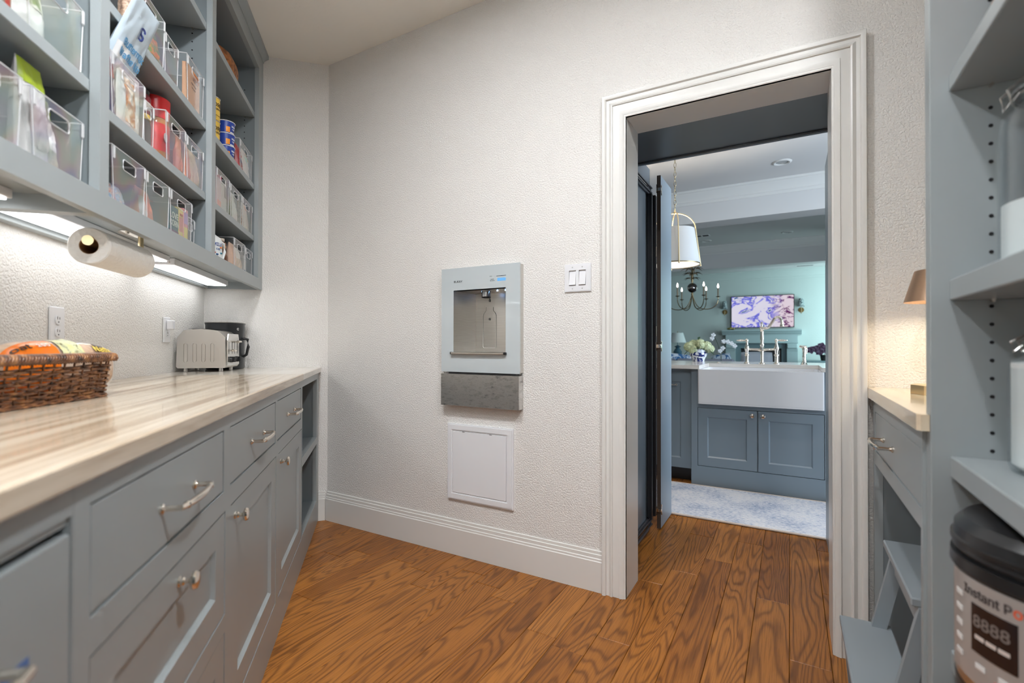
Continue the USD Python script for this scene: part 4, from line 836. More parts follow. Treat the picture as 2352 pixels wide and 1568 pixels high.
for i in (0, 2):
    x = xf[i]
    part(fa, 'valve_post', MB().lathe([(0, 0), (.024, 0), (.024, .004), (.015, .010), (.0135, .03), (.014, .062), (.018, .068), (.018, .074), (.0125, .082), (.014, .105), (.019, .118), (.019, .130), (.013, .150), (.009, .165), (.008, .178), (.013, .186), (.013, .196), (.006, .205), (0, .207)], (x, yf_, .9012), n=20), M_NICKEL)
    s_ = -1 if i == 0 else 1
    part(fa, 'lever_handle', MB().lathe([(0, -.012), (.006, -.010), (.006, 0), (.0055, .020), (.008, .030), (.0085, .050), (.006, .066), (.004, .071), (.0055, .076), (0, .082)], (x, yf_, .9012 + .191), (s_, 0, 0), 14), M_NICKEL)
part(fa, 'bridge', MB().tube([(xf[0], yf_, 1.020), (-.24, yf_, 1.018), (-.205, yf_, 1.010), (-.17, yf_, 1.018), (xf[2], yf_, 1.020)], [.0085, .009, .013, .009, .0085], 12), M_NICKEL)
part(fa, 'support_stem', MB().lathe([(0, 0), (.026, 0), (.026, .004), (.0145, .008), (.0125, .012), (.0125, .105), (0, .106)], (xf[1], yf_, .9012), n=18), M_NICKEL)
part(fa, 'column', MB().lathe([(0, 1.012), (.022, 1.014), (.018, 1.028), (.013, 1.04), (.016, 1.052), (.0165, 1.06), (.012, 1.07), (.0150, 1.11), (.0135, 1.145), (.012, 1.165), (.0155, 1.172), (.012, 1.180), (.019, 1.192), (.019, 1.200), (.008, 1.210), (.006, 1.222), (.010, 1.232), (.006, 1.244), (0, 1.248)], (xf[1], yf_, 0), n=20), M_NICKEL)
q = [(-.205, 1.194), (-.175, 1.192), (-.155, 1.200), (-.135, 1.228), (-.115, 1.262), (-.100, 1.277), (-.083, 1.280), (-.067, 1.268), (-.060, 1.244), (-.058, 1.215)]
qs = np.array(q); tt = np.linspace(0, len(q) - 1, 50)
from scipy.interpolate import CubicSpline
cs = CubicSpline(np.arange(len(q)), qs)
sp_ = cs(tt)
part(fa, 'spout', MB().tube([(a, yf_ - .16 * max(0, (a + .205)) / .147 * .5, z) for a, z in sp_], .0105, 12), M_NICKEL)
part(fa, 'spout_tip', MB().lathe([(.0105, .012), (.0145, .006), (.0155, -.008), (.012, -.010), (0, -.010)], (-.058, yf_ - .08, 1.212), n=16), M_NICKEL)
sy = thing('side_sprayer', 'polished nickel side sprayer standing right of the faucet', 'sprayer', (.094, yf_, .901))
part(sy, 'base', MB().lathe([(0, 0), (.024, 0), (.020, .010), (.0135, .022), (.0135, .034), (0, .034)], (.094, yf_, .9012), n=18), M_NICKEL)
part(sy, 'handle', MB().lathe([(0, .035), (.0125, .035), (.011, .050), (.014, .062), (.0105, .075), (.0125, .115), (.0150, .128), (.012, .140), (0, .143)], (.094, yf_, .9012), n=18), M_NICKEL)
part(sy, 'head', MB().tube([(.062, yf_, 1.046), (.080, yf_, 1.040), (.100, yf_, 1.037), (.114, yf_, 1.040)], [.008, .012, .013, .009], 12).tube([(.108, yf_, 1.035), (.114, yf_, 1.02), (.110, yf_, .985)], .0035, 8), M_NICKEL)
aw = thing('air_switch', 'small round metal button set in the island counter left of the faucet', 'button', (-.535, yf_, .901))
part(aw, 'button', MB().lathe([(0, .0055), (.010, .0055), (.012, .003), (.020, .0025), (.021, 0), (0, 0)], (-.535, yf_, .9012), n=20), M_NICKEL)

# hydrangeas in a blue and white bowl on the island
vx, vy = -.755, 4.86
vb = thing('flower_bowl', 'blue and white porcelain bowl at the left end of the island', 'bowl', (vx, vy, .901))
M_BLUEW = mat('blue_white_glaze', {'g': ('geometry', {}), 'n': ('noise_texture', {'scale': 24.0, 'detail': 2.0, 'distortion': 1.2}), 'r': ('rgb_ramp', {'ramp': [(.47, lin(24, 40, 104)), (.53, lin(222, 226, 232))]}), 'p': ('principled_bsdf', {'roughness': .12})}, [('g.position', 'n.vector'), ('n.fac', 'r.fac'), ('r.color', 'p.base_color')])
part(vb, 'bowl', MB().lathe([(0, 0), (.052, 0), (.054, .012), (.062, .03), (.080, .062), (.078, .080), (.066, .090), (.062, .104), (.070, .112), (.066, .113), (.058, .103), (.060, .088), (0, .07)], (vx, vy, .9012), n=32), M_BLUEW)
part(vb, 'rim_band', MB().lathe([(.0635, .088), (.0672, .092), (.0648, .104), (.062, .102)], (vx, vy, .9012), n=32), paint('rim_white', lin(206, 212, 220), .15))
rg = random.Random(5)
M_PETAL = paint('hydrangea_petal', lin(196, 206, 168), .7, var=.18)
hy_ = thing('hydrangea', 'bunch of pale green hydrangea heads in the blue and white bowl', 'flowers', (vx, vy, 1.0))
def petals(mb, c, r, n, size):
    for i in range(n):
        d = np.array([rg.gauss(0, 1) for _ in range(3)]); d /= np.linalg.norm(d)
        a = np.cross(d, [.3, .2, 1.]); a /= np.linalg.norm(a); b = np.cross(d, a)
        p = np.array(c) + d * r * np.array([1, 1, .85]); o = rg.random() * 1.57
        for k in range(4):
            e = a * math.cos(o + k * 1.5708) + b * math.sin(o + k * 1.5708); g_ = a * math.sin(o + k * 1.5708) - b * math.cos(o + k * 1.5708)
            mb.add([p, p + (e + g_ * .55) * size * .6 + d * .001, p + e * size + d * .003, p + (e - g_ * .55) * size * .6 + d * .001], [[0, 1, 2], [0, 2, 3]])
for dx, dy, dz, r in ((-.075, -.02, .135, .052), (-.035, -.035, .105, .045), (-.045, .03, .165, .042), (.015, .01, .168, .045), (.07, -.01, .145, .048), (.098, .01, .118, .042), (.03, -.045, .15, .034)):
    m = MB().ball((vx + dx, vy + dy, .901 + dz), r * .92, 1, (1, 1, .85)); petals(m, (vx + dx, vy + dy, .901 + dz), r, 150, .012)
    part(hy_, 'flower_head', m, M_PETAL, smooth=False)
M_LEAF = paint('dark_leaf', lin(38, 62, 40), .5, var=.2)
def leaf(mb, p, d, up, L, W):
    p, d, up = np.array(p, float), np.array(d, float), np.array(up, float); d /= np.linalg.norm(d); s_ = np.cross(d, up); s_ /= np.linalg.norm(s_); n = 6; v = []
    for i in range(n + 1):
        t_ = i / n; c = p + d * L * t_ - up * L * .35 * t_ * t_; w = W * math.sin(math.pi * (t_ * .94 + .03)); v += [c - s_ * w + up * w * .2, c - up * w * .1, c + s_ * w + up * w * .2]
    f = [[i * 3 + k, i * 3 + k + 1, i * 3 + 4 + k, i * 3 + 3 + k] for i in range(n) for k in (0, 1)]
    return mb.add(v, f)
for p, d, L in (((.0, -.05, .115), (-.2, -1, .5), .07), ((.04, -.06, .12), (.5, -1, .1), .06), ((-.08, -.05, .10), (-1, -.4, -.8), .06), ((.0, 0, .20), (.3, -.2, 1), .05), ((.10, -.02, .10), (1, -.4, -.5), .05)):
    part(hy_, 'leaf', leaf(MB(), (vx + p[0], vy + p[1], .901 + p[2]), d, (0, 0, 1), L, .018), M_LEAF)

# rug
M_RUG = mat('distressed_rug', {'g': ('geometry', {}), 'm': ('mapping', {'scale': (38., 110., 1.)}), 'n': ('noise_texture', {'scale': 1.0, 'detail': 4.0, 'roughness': .7}), 'm2': ('mapping', {'scale': (4., 5., 1.)}), 'n2': ('noise_texture', {'scale': 1.0, 'detail': 3.0}),
    'a': ('math', {'math_type': 'multiply_add', 'value2': .45}), 'r': ('rgb_ramp', {'ramp': [(.40, lin(86, 104, 138)), (.60, lin(150, 160, 182)), (.74, lin(206, 206, 210)), (.95, lin(222, 216, 212))]}), 'p': ('principled_bsdf', {'roughness': .95, 'specular_ior_level': .1}), 'b': ('bump', {'distance': .003})},
    [('g.position', 'm.vector'), ('m.vector', 'n.vector'), ('g.position', 'm2.vector'), ('m2.vector', 'n2.vector'), ('n2.fac', 'a.value1'), ('n.fac', 'a.value3'), ('a.value', 'r.fac'), ('r.color', 'p.base_color'), ('n.fac', 'b.height'), ('b.normal', 'p.normal')])
ru = thing('rug', 'pale blue and ivory distressed runner rug in front of the sink', 'rug', (-.1, 3.49, 0))
part(ru, 'pile', MB().box(-1.25, 3.145, .0005, 1.3, 3.845, .010, .003), M_RUG, smooth=False)
part(ru, 'edge_binding', MB().box(-1.25, 3.127, .0005, 1.3, 3.1445, .011, .003), paint('rug_edge', lin(206, 190, 178), .9))
part(ru, 'edge_binding', MB().box(-1.25, 3.8455, .0005, 1.3, 3.862, .011, .003), paint('rug_edge', lin(206, 190, 178), .9))

# pendant lamp over the island
px_, py_ = -.905, 4.55
pd = thing('pendant_lamp', 'white drum shade pendant with brass arms hanging over the island', 'lamp', (px_, py_, 1.76))
part(pd, 'shade', MB().lathe([(.212, 1.775), (.165, 2.095), (.1635, 2.095), (.2105, 1.7752), (.212, 1.775)], (px_, py_, 0), n=56), mat('linen_shade', {'p': ('principled_bsdf', {'base_color': lin(190, 194, 196), 'roughness': .9}), 't': ('translucent_bsdf', {'color': (.55, .5, .42)}), 'm': ('mix_closure', {'fac': .05})}, [('p.BSDF', 'm.closure1'), ('t.BSDF', 'm.closure2')], 'm.closure'))
part(pd, 'shade_ring', MB().lathe([(.2125, 1.772), (.2145, 1.772), (.2145, 1.782), (.2125, 1.782), (.2125, 1.772)], (px_, py_, 0), n=56), M_CHAIN)
part(pd, 'diffuser', MB().lathe([(0, 1.780), (.2085, 1.780), (.2085, 1.783), (0, 1.783)], (px_, py_, 0), n=56), M_PEND, label='glowing white diffuser')
part(pd, 'bulb', MB().ball((px_, py_, 1.97), .032, 2), M_PBULB)
aa = np.linspace(0, math.pi / 2, 12)
for k in range(4):
    a = math.radians(20 + 90 * k); c, s_ = math.cos(a), math.sin(a)
    pts = [(px_ + .178 * math.sin(x) * c, py_ + .178 * math.sin(x) * s_, 2.095 + .150 * math.cos(x)) for x in aa] + [(px_ + .220 * c, py_ + .220 * s_, 1.768)]
    part(pd, 'arm', MB().tube(pts, .0055, 8).ball((px_ + .220 * c, py_ + .220 * s_, 1.766), .008, 1), M_BRASS)
part(pd, 'finial', MB().lathe([(0, 2.245), (.014, 2.240), (.016, 2.25), (.008, 2.262), (.006, 2.285), (0, 2.287)], (px_, py_, 0), n=16), M_BRASS)
ch = MB()
n_l = 17
for i in range(n_l):
    z = 2.300 + i * .0425; al_ = np.linspace(0, 2 * math.pi, 15)[:-1]
    ch.tube([(px_ + (.010 * math.cos(x) if i % 2 else 0), py_ + (0 if i % 2 else .010 * math.cos(x)), z + .024 * math.sin(x)) for x in al_], .0025, 6, True)
part(pd, 'chain', ch, M_CHAIN, kind='stuff')
part(pd, 'canopy', MB().lathe([(0, ZK - .03), (.02, ZK - .028), (.055, ZK - .012), (.06, ZK - .002), (0, ZK - .002)], (px_, py_, 0), n=24), M_CHAIN)

copy_thing(pd, 'pendant_lamp', (px_ - 1.15, py_, 1.76), 'white drum shade pendant farther left over the island, hidden by the pocket door', 'lamp')
# pineapple chandelier in the sitting area
cx_, cy_ = -1.415, 8.5
cz = 2.005
cd = thing('chandelier', 'dark metal pineapple chandelier with curved arms and candle bulbs', 'chandelier', (cx_, cy_, 1.60))
part(cd, 'ball', MB().ball((cx_, cy_, cz), .080, 3), paint('smoked_metal', (.22, .21, .21), .12, 1.0))
part(cd, 'stem', MB().lathe([(0, 1.885), (.016, 1.885), (.020, 1.90), (.014, 1.925), (.014, 1.94), (0, 1.94)], (cx_, cy_, 0), n=14).lathe([(.010, 2.07), (.016, 2.10), (.022, 2.16), (.020, 2.22), (.014, 2.30), (.008, 2.36), (.006, 3.045)], (cx_, cy_, 0), n=14), M_CHAIN)
for ring, (z, n, L) in enumerate(((2.16, 7, .17), (2.235, 8, .21), (2.31, 8, .24))):
    for k in range(n):
        a = 2 * math.pi * (k + .5 * ring) / n; d = np.array([math.cos(a), math.sin(a), .9])
        part(cd, 'leaf', leaf(MB(), (cx_ + .012 * d[0], cy_ + .012 * d[1], z - .02), d, (0, 0, 1.9), L, .017), M_CHAIN)
for k in range(6):
    a = math.radians(5 + 60 * k); c, s_ = math.cos(a), math.sin(a)
    pr_ = [(.006, 1.90), (.03, 1.80), (.08, 1.70), (.15, 1.655), (.24, 1.645), (.33, 1.675), (.385, 1.745), (.395, 1.835)]
    cs2 = CubicSpline(np.arange(8), np.array(pr_)); pp = cs2(np.linspace(0, 7, 26))
    am = part(cd, 'arm', MB().tube([(cx_ + r * c, cy_ + r * s_, z) for r, z in pp], .007, 8), M_CHAIN)
    ex, ey = cx_ + .395 * c, cy_ + .395 * s_
    part(am, 'candle_cup', MB().lathe([(0, 1.833), (.012, 1.833), (.036, 1.845), (.034, 1.848), (.012, 1.840), (0, 1.84)], (ex, ey, 0), n=18), M_CHAIN)
    part(am, 'candle', MB().cyl((ex, ey, 1.841), (ex, ey, 1.985), .0115, n=14), paint('candle_tan', lin(150, 138, 116), .5))
    part(am, 'bulb', MB().lathe([(0, 1.986), (.010, 1.988), (.015, 2.005), (.010, 2.03), (.003, 2.055), (0, 2.056)], (ex, ey, 0), n=12), M_BULB)

# ------------------------------------------------------------------ fireplace wall
YT = YF
tvx0, tvx1, tvz0, tvz1 = -1.195, .063, 1.469, 2.176
tv_ = thing('television', 'wall television showing an abstract blue and purple painting above the fireplace', 'television', (-.566, YT - .06, 1.46))
part(tv_, 'frame', MB().prism(sbox(tvx0 - .014, tvz0 - .014, tvx1 + .014, tvz1 + .014).difference(sbox(tvx0, tvz0, tvx1, tvz1)), -.055, (0, YT - .0575, 0)), paint('tv_frame', (.03, .028, .026), .4), smooth=False)
# generic abstract: soft pale ground with blue, violet and plum sweeps made from noise contours
M_ART = mat('abstract_screen', {
    'g': ('geometry', {}), 'm': ('mapping', {'scale': (2.6, 1.0, 3.6), 'location': (1.0, 0.0, .4)}), 'n': ('noise_texture', {'scale': 1.0, 'detail': 4.0, 'roughness': .55, 'distortion': 1.1}),
    'm2': ('mapping', {'scale': (3.2, 1.0, 5.0), 'location': (7.0, 3.0, 2.0)}), 'n2': ('noise_texture', {'scale': 1.0, 'detail': 3.0, 'roughness': .5, 'distortion': 1.6}),
    'bl': ('rgb_ramp', {'ramp': [(.0, lin(238, 236, 250)), (.52, lin(232, 228, 246)), (.545, lin(140, 138, 240)), (.585, lin(96, 104, 214)), (.60, lin(225, 224, 245)), (.64, lin(226, 222, 240)), (.655, lin(24, 92, 160)), (1, lin(46, 110, 178))]}),
    'pl': ('rgb_ramp', {'ramp': [(.0, lin(236, 230, 244)), (.50, lin(238, 220, 232)), (.555, lin(120, 70, 128)), (.60, lin(90, 24, 76)), (.615, lin(238, 214, 226)), (1, lin(226, 222, 244))]}),
    'sx': ('separate_xyz', {}), 'w': ('map_range', {'from_min': -.42, 'from_max': -.12, 'to_min': 0.0, 'to_max': 1.0, 'clamp': True}), 'mx': ('mix', {}), 'e': ('emission', {'strength': .80})},
    [('g.position', 'm.vector'), ('m.vector', 'n.vector'), ('g.position', 'm2.vector'), ('m2.vector', 'n2.vector'), ('n.fac', 'bl.fac'), ('n2.fac', 'pl.fac'), ('g.position', 'sx.vector'), ('sx.x', 'w.value'), ('w.result', 'mx.fac'), ('bl.color', 'mx.color1'), ('pl.color', 'mx.color2'), ('mx.color', 'e.color')], 'e.emission')
part(tv_, 'screen', MB().box(tvx0, YT - .052, tvz0, tvx1, YT - .003, tvz1), M_ART, smooth=False)
for x, lab in ((-1.345, 'brass wall sconce with a patterned shade left of the television'), (.205, 'brass wall sconce with a patterned shade right of the television')):
    t = thing('wall_sconce', lab, 'wall lamp', (x, YT, 1.85))
    part(t, 'backplate', MB().lathe([(0, .012), (.052, .010), (.058, 0), (0, 0)], (x, YT - .0005, 1.835), '-y', 24), paint('aged_brass', (.35, .24, .10), .3, 1.0))
    part(t, 'arm', MB().tube([(x, YT - .012, 1.835), (x, YT - .07, 1.835), (x, YT - .085, 1.85), (x, YT - .085, 1.92)], .008, 8).cyl((x, YT - .085, 1.765), (x, YT - .085, 1.85), .008).ball((x, YT - .085, 1.76), .011, 1), M_CHAIN)
    part(t, 'shade', MB().lathe([(.066, 1.905), (.042, 2.085), (.0405, 2.085), (.0645, 1.9052), (.066, 1.905)], (x, YT - .085, 0), n=32), mat('patterned_shade', {'g': ('geometry', {}), 'n': ('noise_texture', {'scale': 60.0, 'detail': 1.0}), 'r': ('rgb_ramp', {'ramp': [(.46, lin(70, 86, 92)), (.54, lin(178, 188, 186))]}), 'p': ('principled_bsdf', {'roughness': .8})}, [('g.position', 'n.vector'), ('n.fac', 'r.fac'), ('r.color', 'p.base_color')]), label='pleated patterned shade')
fpx0, fpx1 = -1.31, .137
fp_ = thing('fireplace', 'painted fireplace surround with a moulded mantel below the television', 'fireplace', (-.585, YT, 0))
M_FP = paint('mantel_paint', lin(170, 186, 188), .45)
part(fp_, 'mantel_shelf', MB().sweep([(0, 1.29), (-.20, 1.29), (-.205, 1.305), (-.24, 1.335), (-.245, 1.35), (-.28, 1.375), (-.28, 1.405), (0, 1.405)], [((fpx0 - .075, YT, 0), (0, 1, 0), (0, 0, 1)), ((fpx1 + .075, YT, 0), (0, 1, 0), (0, 0, 1))]), M_FP)
part(fp_, 'frieze', MB().box(fpx0, YT - .19, 1.10, fpx1, YT - .001, 1.2895).box(fpx0 - .01, YT - .20, 1.10, fpx1 + .01, YT - .19, 1.125, .004), M_FP)
for a, b in ((fpx0, fpx0 + .205), (fpx1 - .205, fpx1)):
    part(fp_, 'pilaster', MB().box(a, YT - .185, 0, b, YT - .001, 1.0995).box(a - .004, YT - .198, .955, b + .004, YT - .186, .975, .004).box(a - .004, YT - .194, .925, b + .004, YT - .186, .94, .003).box(a + .002, YT - .215, .985, b - .002, YT - .186, 1.09, .012), M_FP)
part(fp_, 'slip', MB().prism(sbox(fpx0 + .206, .03, fpx1 - .206, 1.0995).difference(sbox(fpx0 + .31, -1, fpx1 - .31, .985)), -.10, (0, YT - .12, 0)), paint('slip_grey', lin(110, 130, 136), .5), smooth=False)
part(fp_, 'firebox', MB().box(fpx0 + .30, YT - .02, .03, fpx1 - .30, YT - .012, .985), M_BLACK)
part(fp_, 'fire_screen_post', MB().box(fpx1 - .36, YT - .10, .03, fpx1 - .345, YT - .08, .94), M_STEEL)
gs = thing('gilt_ornament', 'small lumpy gold ornament on the left end of the mantel', 'ornament', (-1.21, YT - .16, 1.406))
part(gs, 'body', MB().ball((-1.225, YT - .16, 1.436), .05, 2, (1.2, .8, .6)).ball((-1.16, YT - .16, 1.432), .045, 2, (1.1, .8, .55)).ball((-1.195, YT - .15, 1.452), .04, 2, (1., .8, .6)), paint('gilt', (.42, .36, .14), .3, 1.0), kind='stuff')

# things seen over the island: sofa, cushions, lamp, orchid
M_SOFA = paint('sofa_grey', lin(116, 122, 134), .9)
sf = thing('sofa', 'grey sofa back seen over the far edge of the island', 'sofa', (-1.4, 7.0, 0))
part(sf, 'back', MB().box(-2.9, 7.0, .10, -.62, 7.25, .80, .04), M_SOFA)
for x0, x1 in ((-2.85, -1.42), (-1.40, -.64)): part(sf, 'back_cushion', MB().box(x0, 7.02, .78, x1, 7.24, .865, .035), M_SOFA)
part(sf, 'seat', MB().box(-2.9, 7.255, .10, -.62, 8.0, .44, .03), M_SOFA)
for x in (-2.8, -.72):
    for y in (7.05, 7.9): part(sf, 'leg', MB().cyl((x, y, 0), (x, y, .0995), .025), M_BLACK)
def cushion(label, c, w, h, t_, mat_, tilt=0.0):
    q = thing('cushion', label, 'cushion', c)
    pts = pouch_pts(w, h, t_, 12, 12)
    R_ = np.array([[math.cos(tilt), 0, math.sin(tilt)], [0, 1, 0], [-math.sin(tilt), 0, math.cos(tilt)]])
    v = pts[0] @ R_.T + np.array(c) + [0, 0, 0]
    part(q, 'cover', MB().add(v, pts[1]), mat_, smooth=60)
def pouch_pts(w, h, t_, nx, nz):
    s_, t = np.meshgrid(np.linspace(-1, 1, nx), np.linspace(-1, 1, nz), indexing='ij')
    th = t_ / 2 * np.sqrt(np.maximum(0, (1 - s_ ** 4) * (1 - t ** 4))) + .0008
    pin = 1 - .10 * (s_ ** 2) * (t ** 2) - .06 * ((1 - s_ ** 2) * t ** 2 + (1 - t ** 2) * s_ ** 2)
    X, Z = s_ * w / 2 * pin, (t * pin + 1) * h / 2
    v = np.vstack([np.stack([X, -th, Z], -1).reshape(-1, 3), np.stack([X, th, Z], -1).reshape(-1, 3)]); N = nx * nz
    i, j = np.meshgrid(np.arange(nx - 1), np.arange(nz - 1), indexing='ij'); a = (i * nz + j).ravel()
    f = [np.stack([a, a + nz, a + nz + 1, a + 1], 1), np.stack([a + N, a + N + 1, a + N + nz + 1, a + N + nz], 1)]
    e = [i_ * nz for i_ in range(nx)] + [(nx - 1) * nz + j_ for j_ in range(1, nz)] + [i_ * nz + nz - 1 for i_ in range(nx - 2, -1, -1)] + [j_ for j_ in range(nz - 2, 0, -1)]
    e = np.array(e); e2 = np.roll(e, -1); f.append(np.stack([e, e + N, e2 + N, e2], 1))
    return v, np.vstack(f)
M_BLUEP = mat('blue_print_fabric', {'g': ('geometry', {}), 'n': ('noise_texture', {'scale': 14.0, 'detail': 2.0, 'distortion': 1.0}), 'r': ('rgb_ramp', {'ramp': [(.45, lin(52, 104, 156)), (.55, lin(206, 220, 232))]}), 'p': ('principled_bsdf', {'roughness': .9})}, [('g.position', 'n.vector'), ('n.fac', 'r.fac'), ('r.color', 'p.base_color')])
cushion('blue and white printed cushion on the sofa left of the flower bowl', (-1.43, 7.36, .48), .46, .46, .14, M_BLUEP, .12)
cushion('blue striped cushion standing on an armchair before the fireplace', (-.98, 9.2, .46), .34, .46, .13, M_BLUEP, -.2)
cushion('white cushion leaning in front of the fireplace behind the faucet', (-.50, 9.2, .42), .52, .54, .16, paint('white_fabric', lin(196, 204, 212), .9), .0)
ac = thing('armchair', 'low dark armchair holding cushions before the fireplace', 'armchair', (-.75, 9.3, 0))
part(ac, 'seat', MB().box(-1.25, 8.9, .12, -.2, 9.6, .41, .03), M_SOFA)
part(ac, 'base', MB().box(-1.2, 8.95, .001, -.25, 9.55, .119), M_BLACK)
ox, oy = -.72, 6.3
ot = thing('console_table', 'narrow dark console table behind the island', 'table', (-.6, 6.3, 0))
part(ot, 'top', MB().box(-1.3, 6.1, .70, .0, 6.5, .735, .004), M_BLACK)
for x in (-1.25, -.05):
    for y in (6.14, 6.46): part(ot, 'leg', MB().box(x - .02, y - .02, .001, x + .02, y + .02, .6995), M_BLACK)
oc = thing('orchid', 'white orchid with arching stems behind the left faucet handle', 'plant', (ox, oy, .736))
part(oc, 'pot', MB().lathe([(0, .736), (.05, .736), (.062, .82), (.056, .82), (0, .80)], (ox, oy, 0), n=20), M_PORC)
for pts in ([(ox, oy, .80), (ox - .02, oy, 1.0), (ox - .06, oy, 1.12), (ox - .085, oy, 1.16)], [(ox, oy, .80), (ox + .01, oy, .98), (ox + .06, oy, 1.08), (ox + .16, oy, 1.03)]):
    part(oc, 'stem', MB().tube(CubicSpline(np.arange(4), np.array(pts))(np.linspace(0, 3, 20)), .003, 6), M_LEAF)
M_ORCH = paint('orchid_white', lin(226, 232, 236), .6)
for dx, dz in ((-.085, 1.175), (-.10, 1.135), (.03, 1.10), (.075, 1.095), (.115, 1.075), (.15, 1.045), (.02, 1.02), (-.01, .985)):
    m = MB(); petals_ = [(math.cos(a), math.sin(a)) for a in np.linspace(0, 2 * math.pi, 6)[:-1]]
    for c, s_ in petals_: leaf(m, (ox + dx, oy - .02, dz), (c, -.25, s_), (0, -.9, .2), .030, .013)
    part(oc, 'flower', m, M_ORCH)
for d in ((1, -.4, .6), (-1, -.3, .5), (.3, -1, .5)): part(oc, 'leaf', leaf(MB(), (ox, oy, .815), d, (0, 0, 1), .16, .025), M_LEAF)
st_ = thing('side_table', 'dark side table under the glass table lamp', 'table', (-2.33, 12.0, 0))
part(st_, 'top', MB().box(-2.6, 11.75, .68, -2.05, 12.25, .71, .004), M_BLACK)
for x in (-2.56, -2.09):
    for y in (11.79, 12.21): part(st_, 'leg', MB().box(x - .02, y - .02, .001, x + .02, y + .02, .6795), M_BLACK)
tl = thing('table_lamp', 'table lamp with a white cone shade and blue glass body in the living room', 'lamp', (-2.33, 12.0, .711))
part(tl, 'shade', MB().lathe([(.195, 1.115), (.125, 1.345), (.1235, 1.345), (.1935, 1.1152), (.195, 1.115)], (-2.33, 12.0, 0), n=40), mat('pale_shade', {'p': ('principled_bsdf', {'base_color': lin(226, 230, 228), 'roughness': .9})}, []))
part(tl, 'body', MB().lathe([(0, .711), (.07, .711), (.075, .73), (.05, .76), (.095, .84), (.10, .90), (.06, .965), (.035, .99), (.085, 1.02), (.03, 1.045), (.012, 1.06), (.012, 1.13), (0, 1.13)], (-2.33, 12.0, 0), n=32), paint('blue_glass', lin(70, 104, 122), .08, spec=.8))
part(tl, 'finial', MB().cyl((-2.33, 12.0, 1.346), (-2.33, 12.0, 1.385), .007), M_CHAIN)
cb = thing('media_cabinet', 'dark blue low cabinet at the right of the fireplace', 'cabinet', (.75, 11.9, 0))
part(cb, 'body', MB().box(.30, 11.6, .05, 1.4, 12.3, .69), paint('navy_paint', lin(30, 40, 62), .3))
part(cb, 'top', MB().box(.28, 11.58, .6905, 1.42, 12.32, .74, .004), paint('cabinet_top_grey', lin(110, 130, 134), .4))
for x in (.36, 1.34):
    for y in (11.66, 12.24): part(cb, 'foot', MB().box(x - .03, y - .03, .001, x + .03, y + .03, .0495), M_BLACK)
for i in range(4): part(cb, 'ring_pull', MB().tube([(.42 + i * .17 + .03 * math.cos(a), 11.595, .62 + .03 * math.sin(a)) for a in np.linspace(0, 2 * math.pi, 13)[:-1]], .006, 6, True), M_NICKEL)
pf_ = thing('purple_orchid', 'deep purple flowers beside the right pocket door', 'flowers', (.44, 11.8, .741))
part(pf_, 'pot', MB().lathe([(0, .741), (.06, .741), (.08, .86), (.07, .86), (0, .84)], (.60, 11.8, 0), n=20), M_BLACK)
part(pf_, 'stem', MB().tube([(.60, 11.8, .85), (.62, 11.8, .95), (.55, 11.8, 1.0), (.42, 11.8, .95)], .008, 6), M_LEAF)
for dx, dz in ((.36, .96), (.44, .98), (.50, 1.0), (.55, 1.04), (.52, .92), (.60, .97)):
    m = MB()
    for a in np.linspace(0, 2 * math.pi, 6)[:-1]: leaf(m, (dx, 11.78, dz), (math.cos(a), -.3, math.sin(a)), (0, -.9, .2), .085, .038)
    part(pf_, 'flower', m, paint('plum_petal', lin(62, 34, 60), .6))
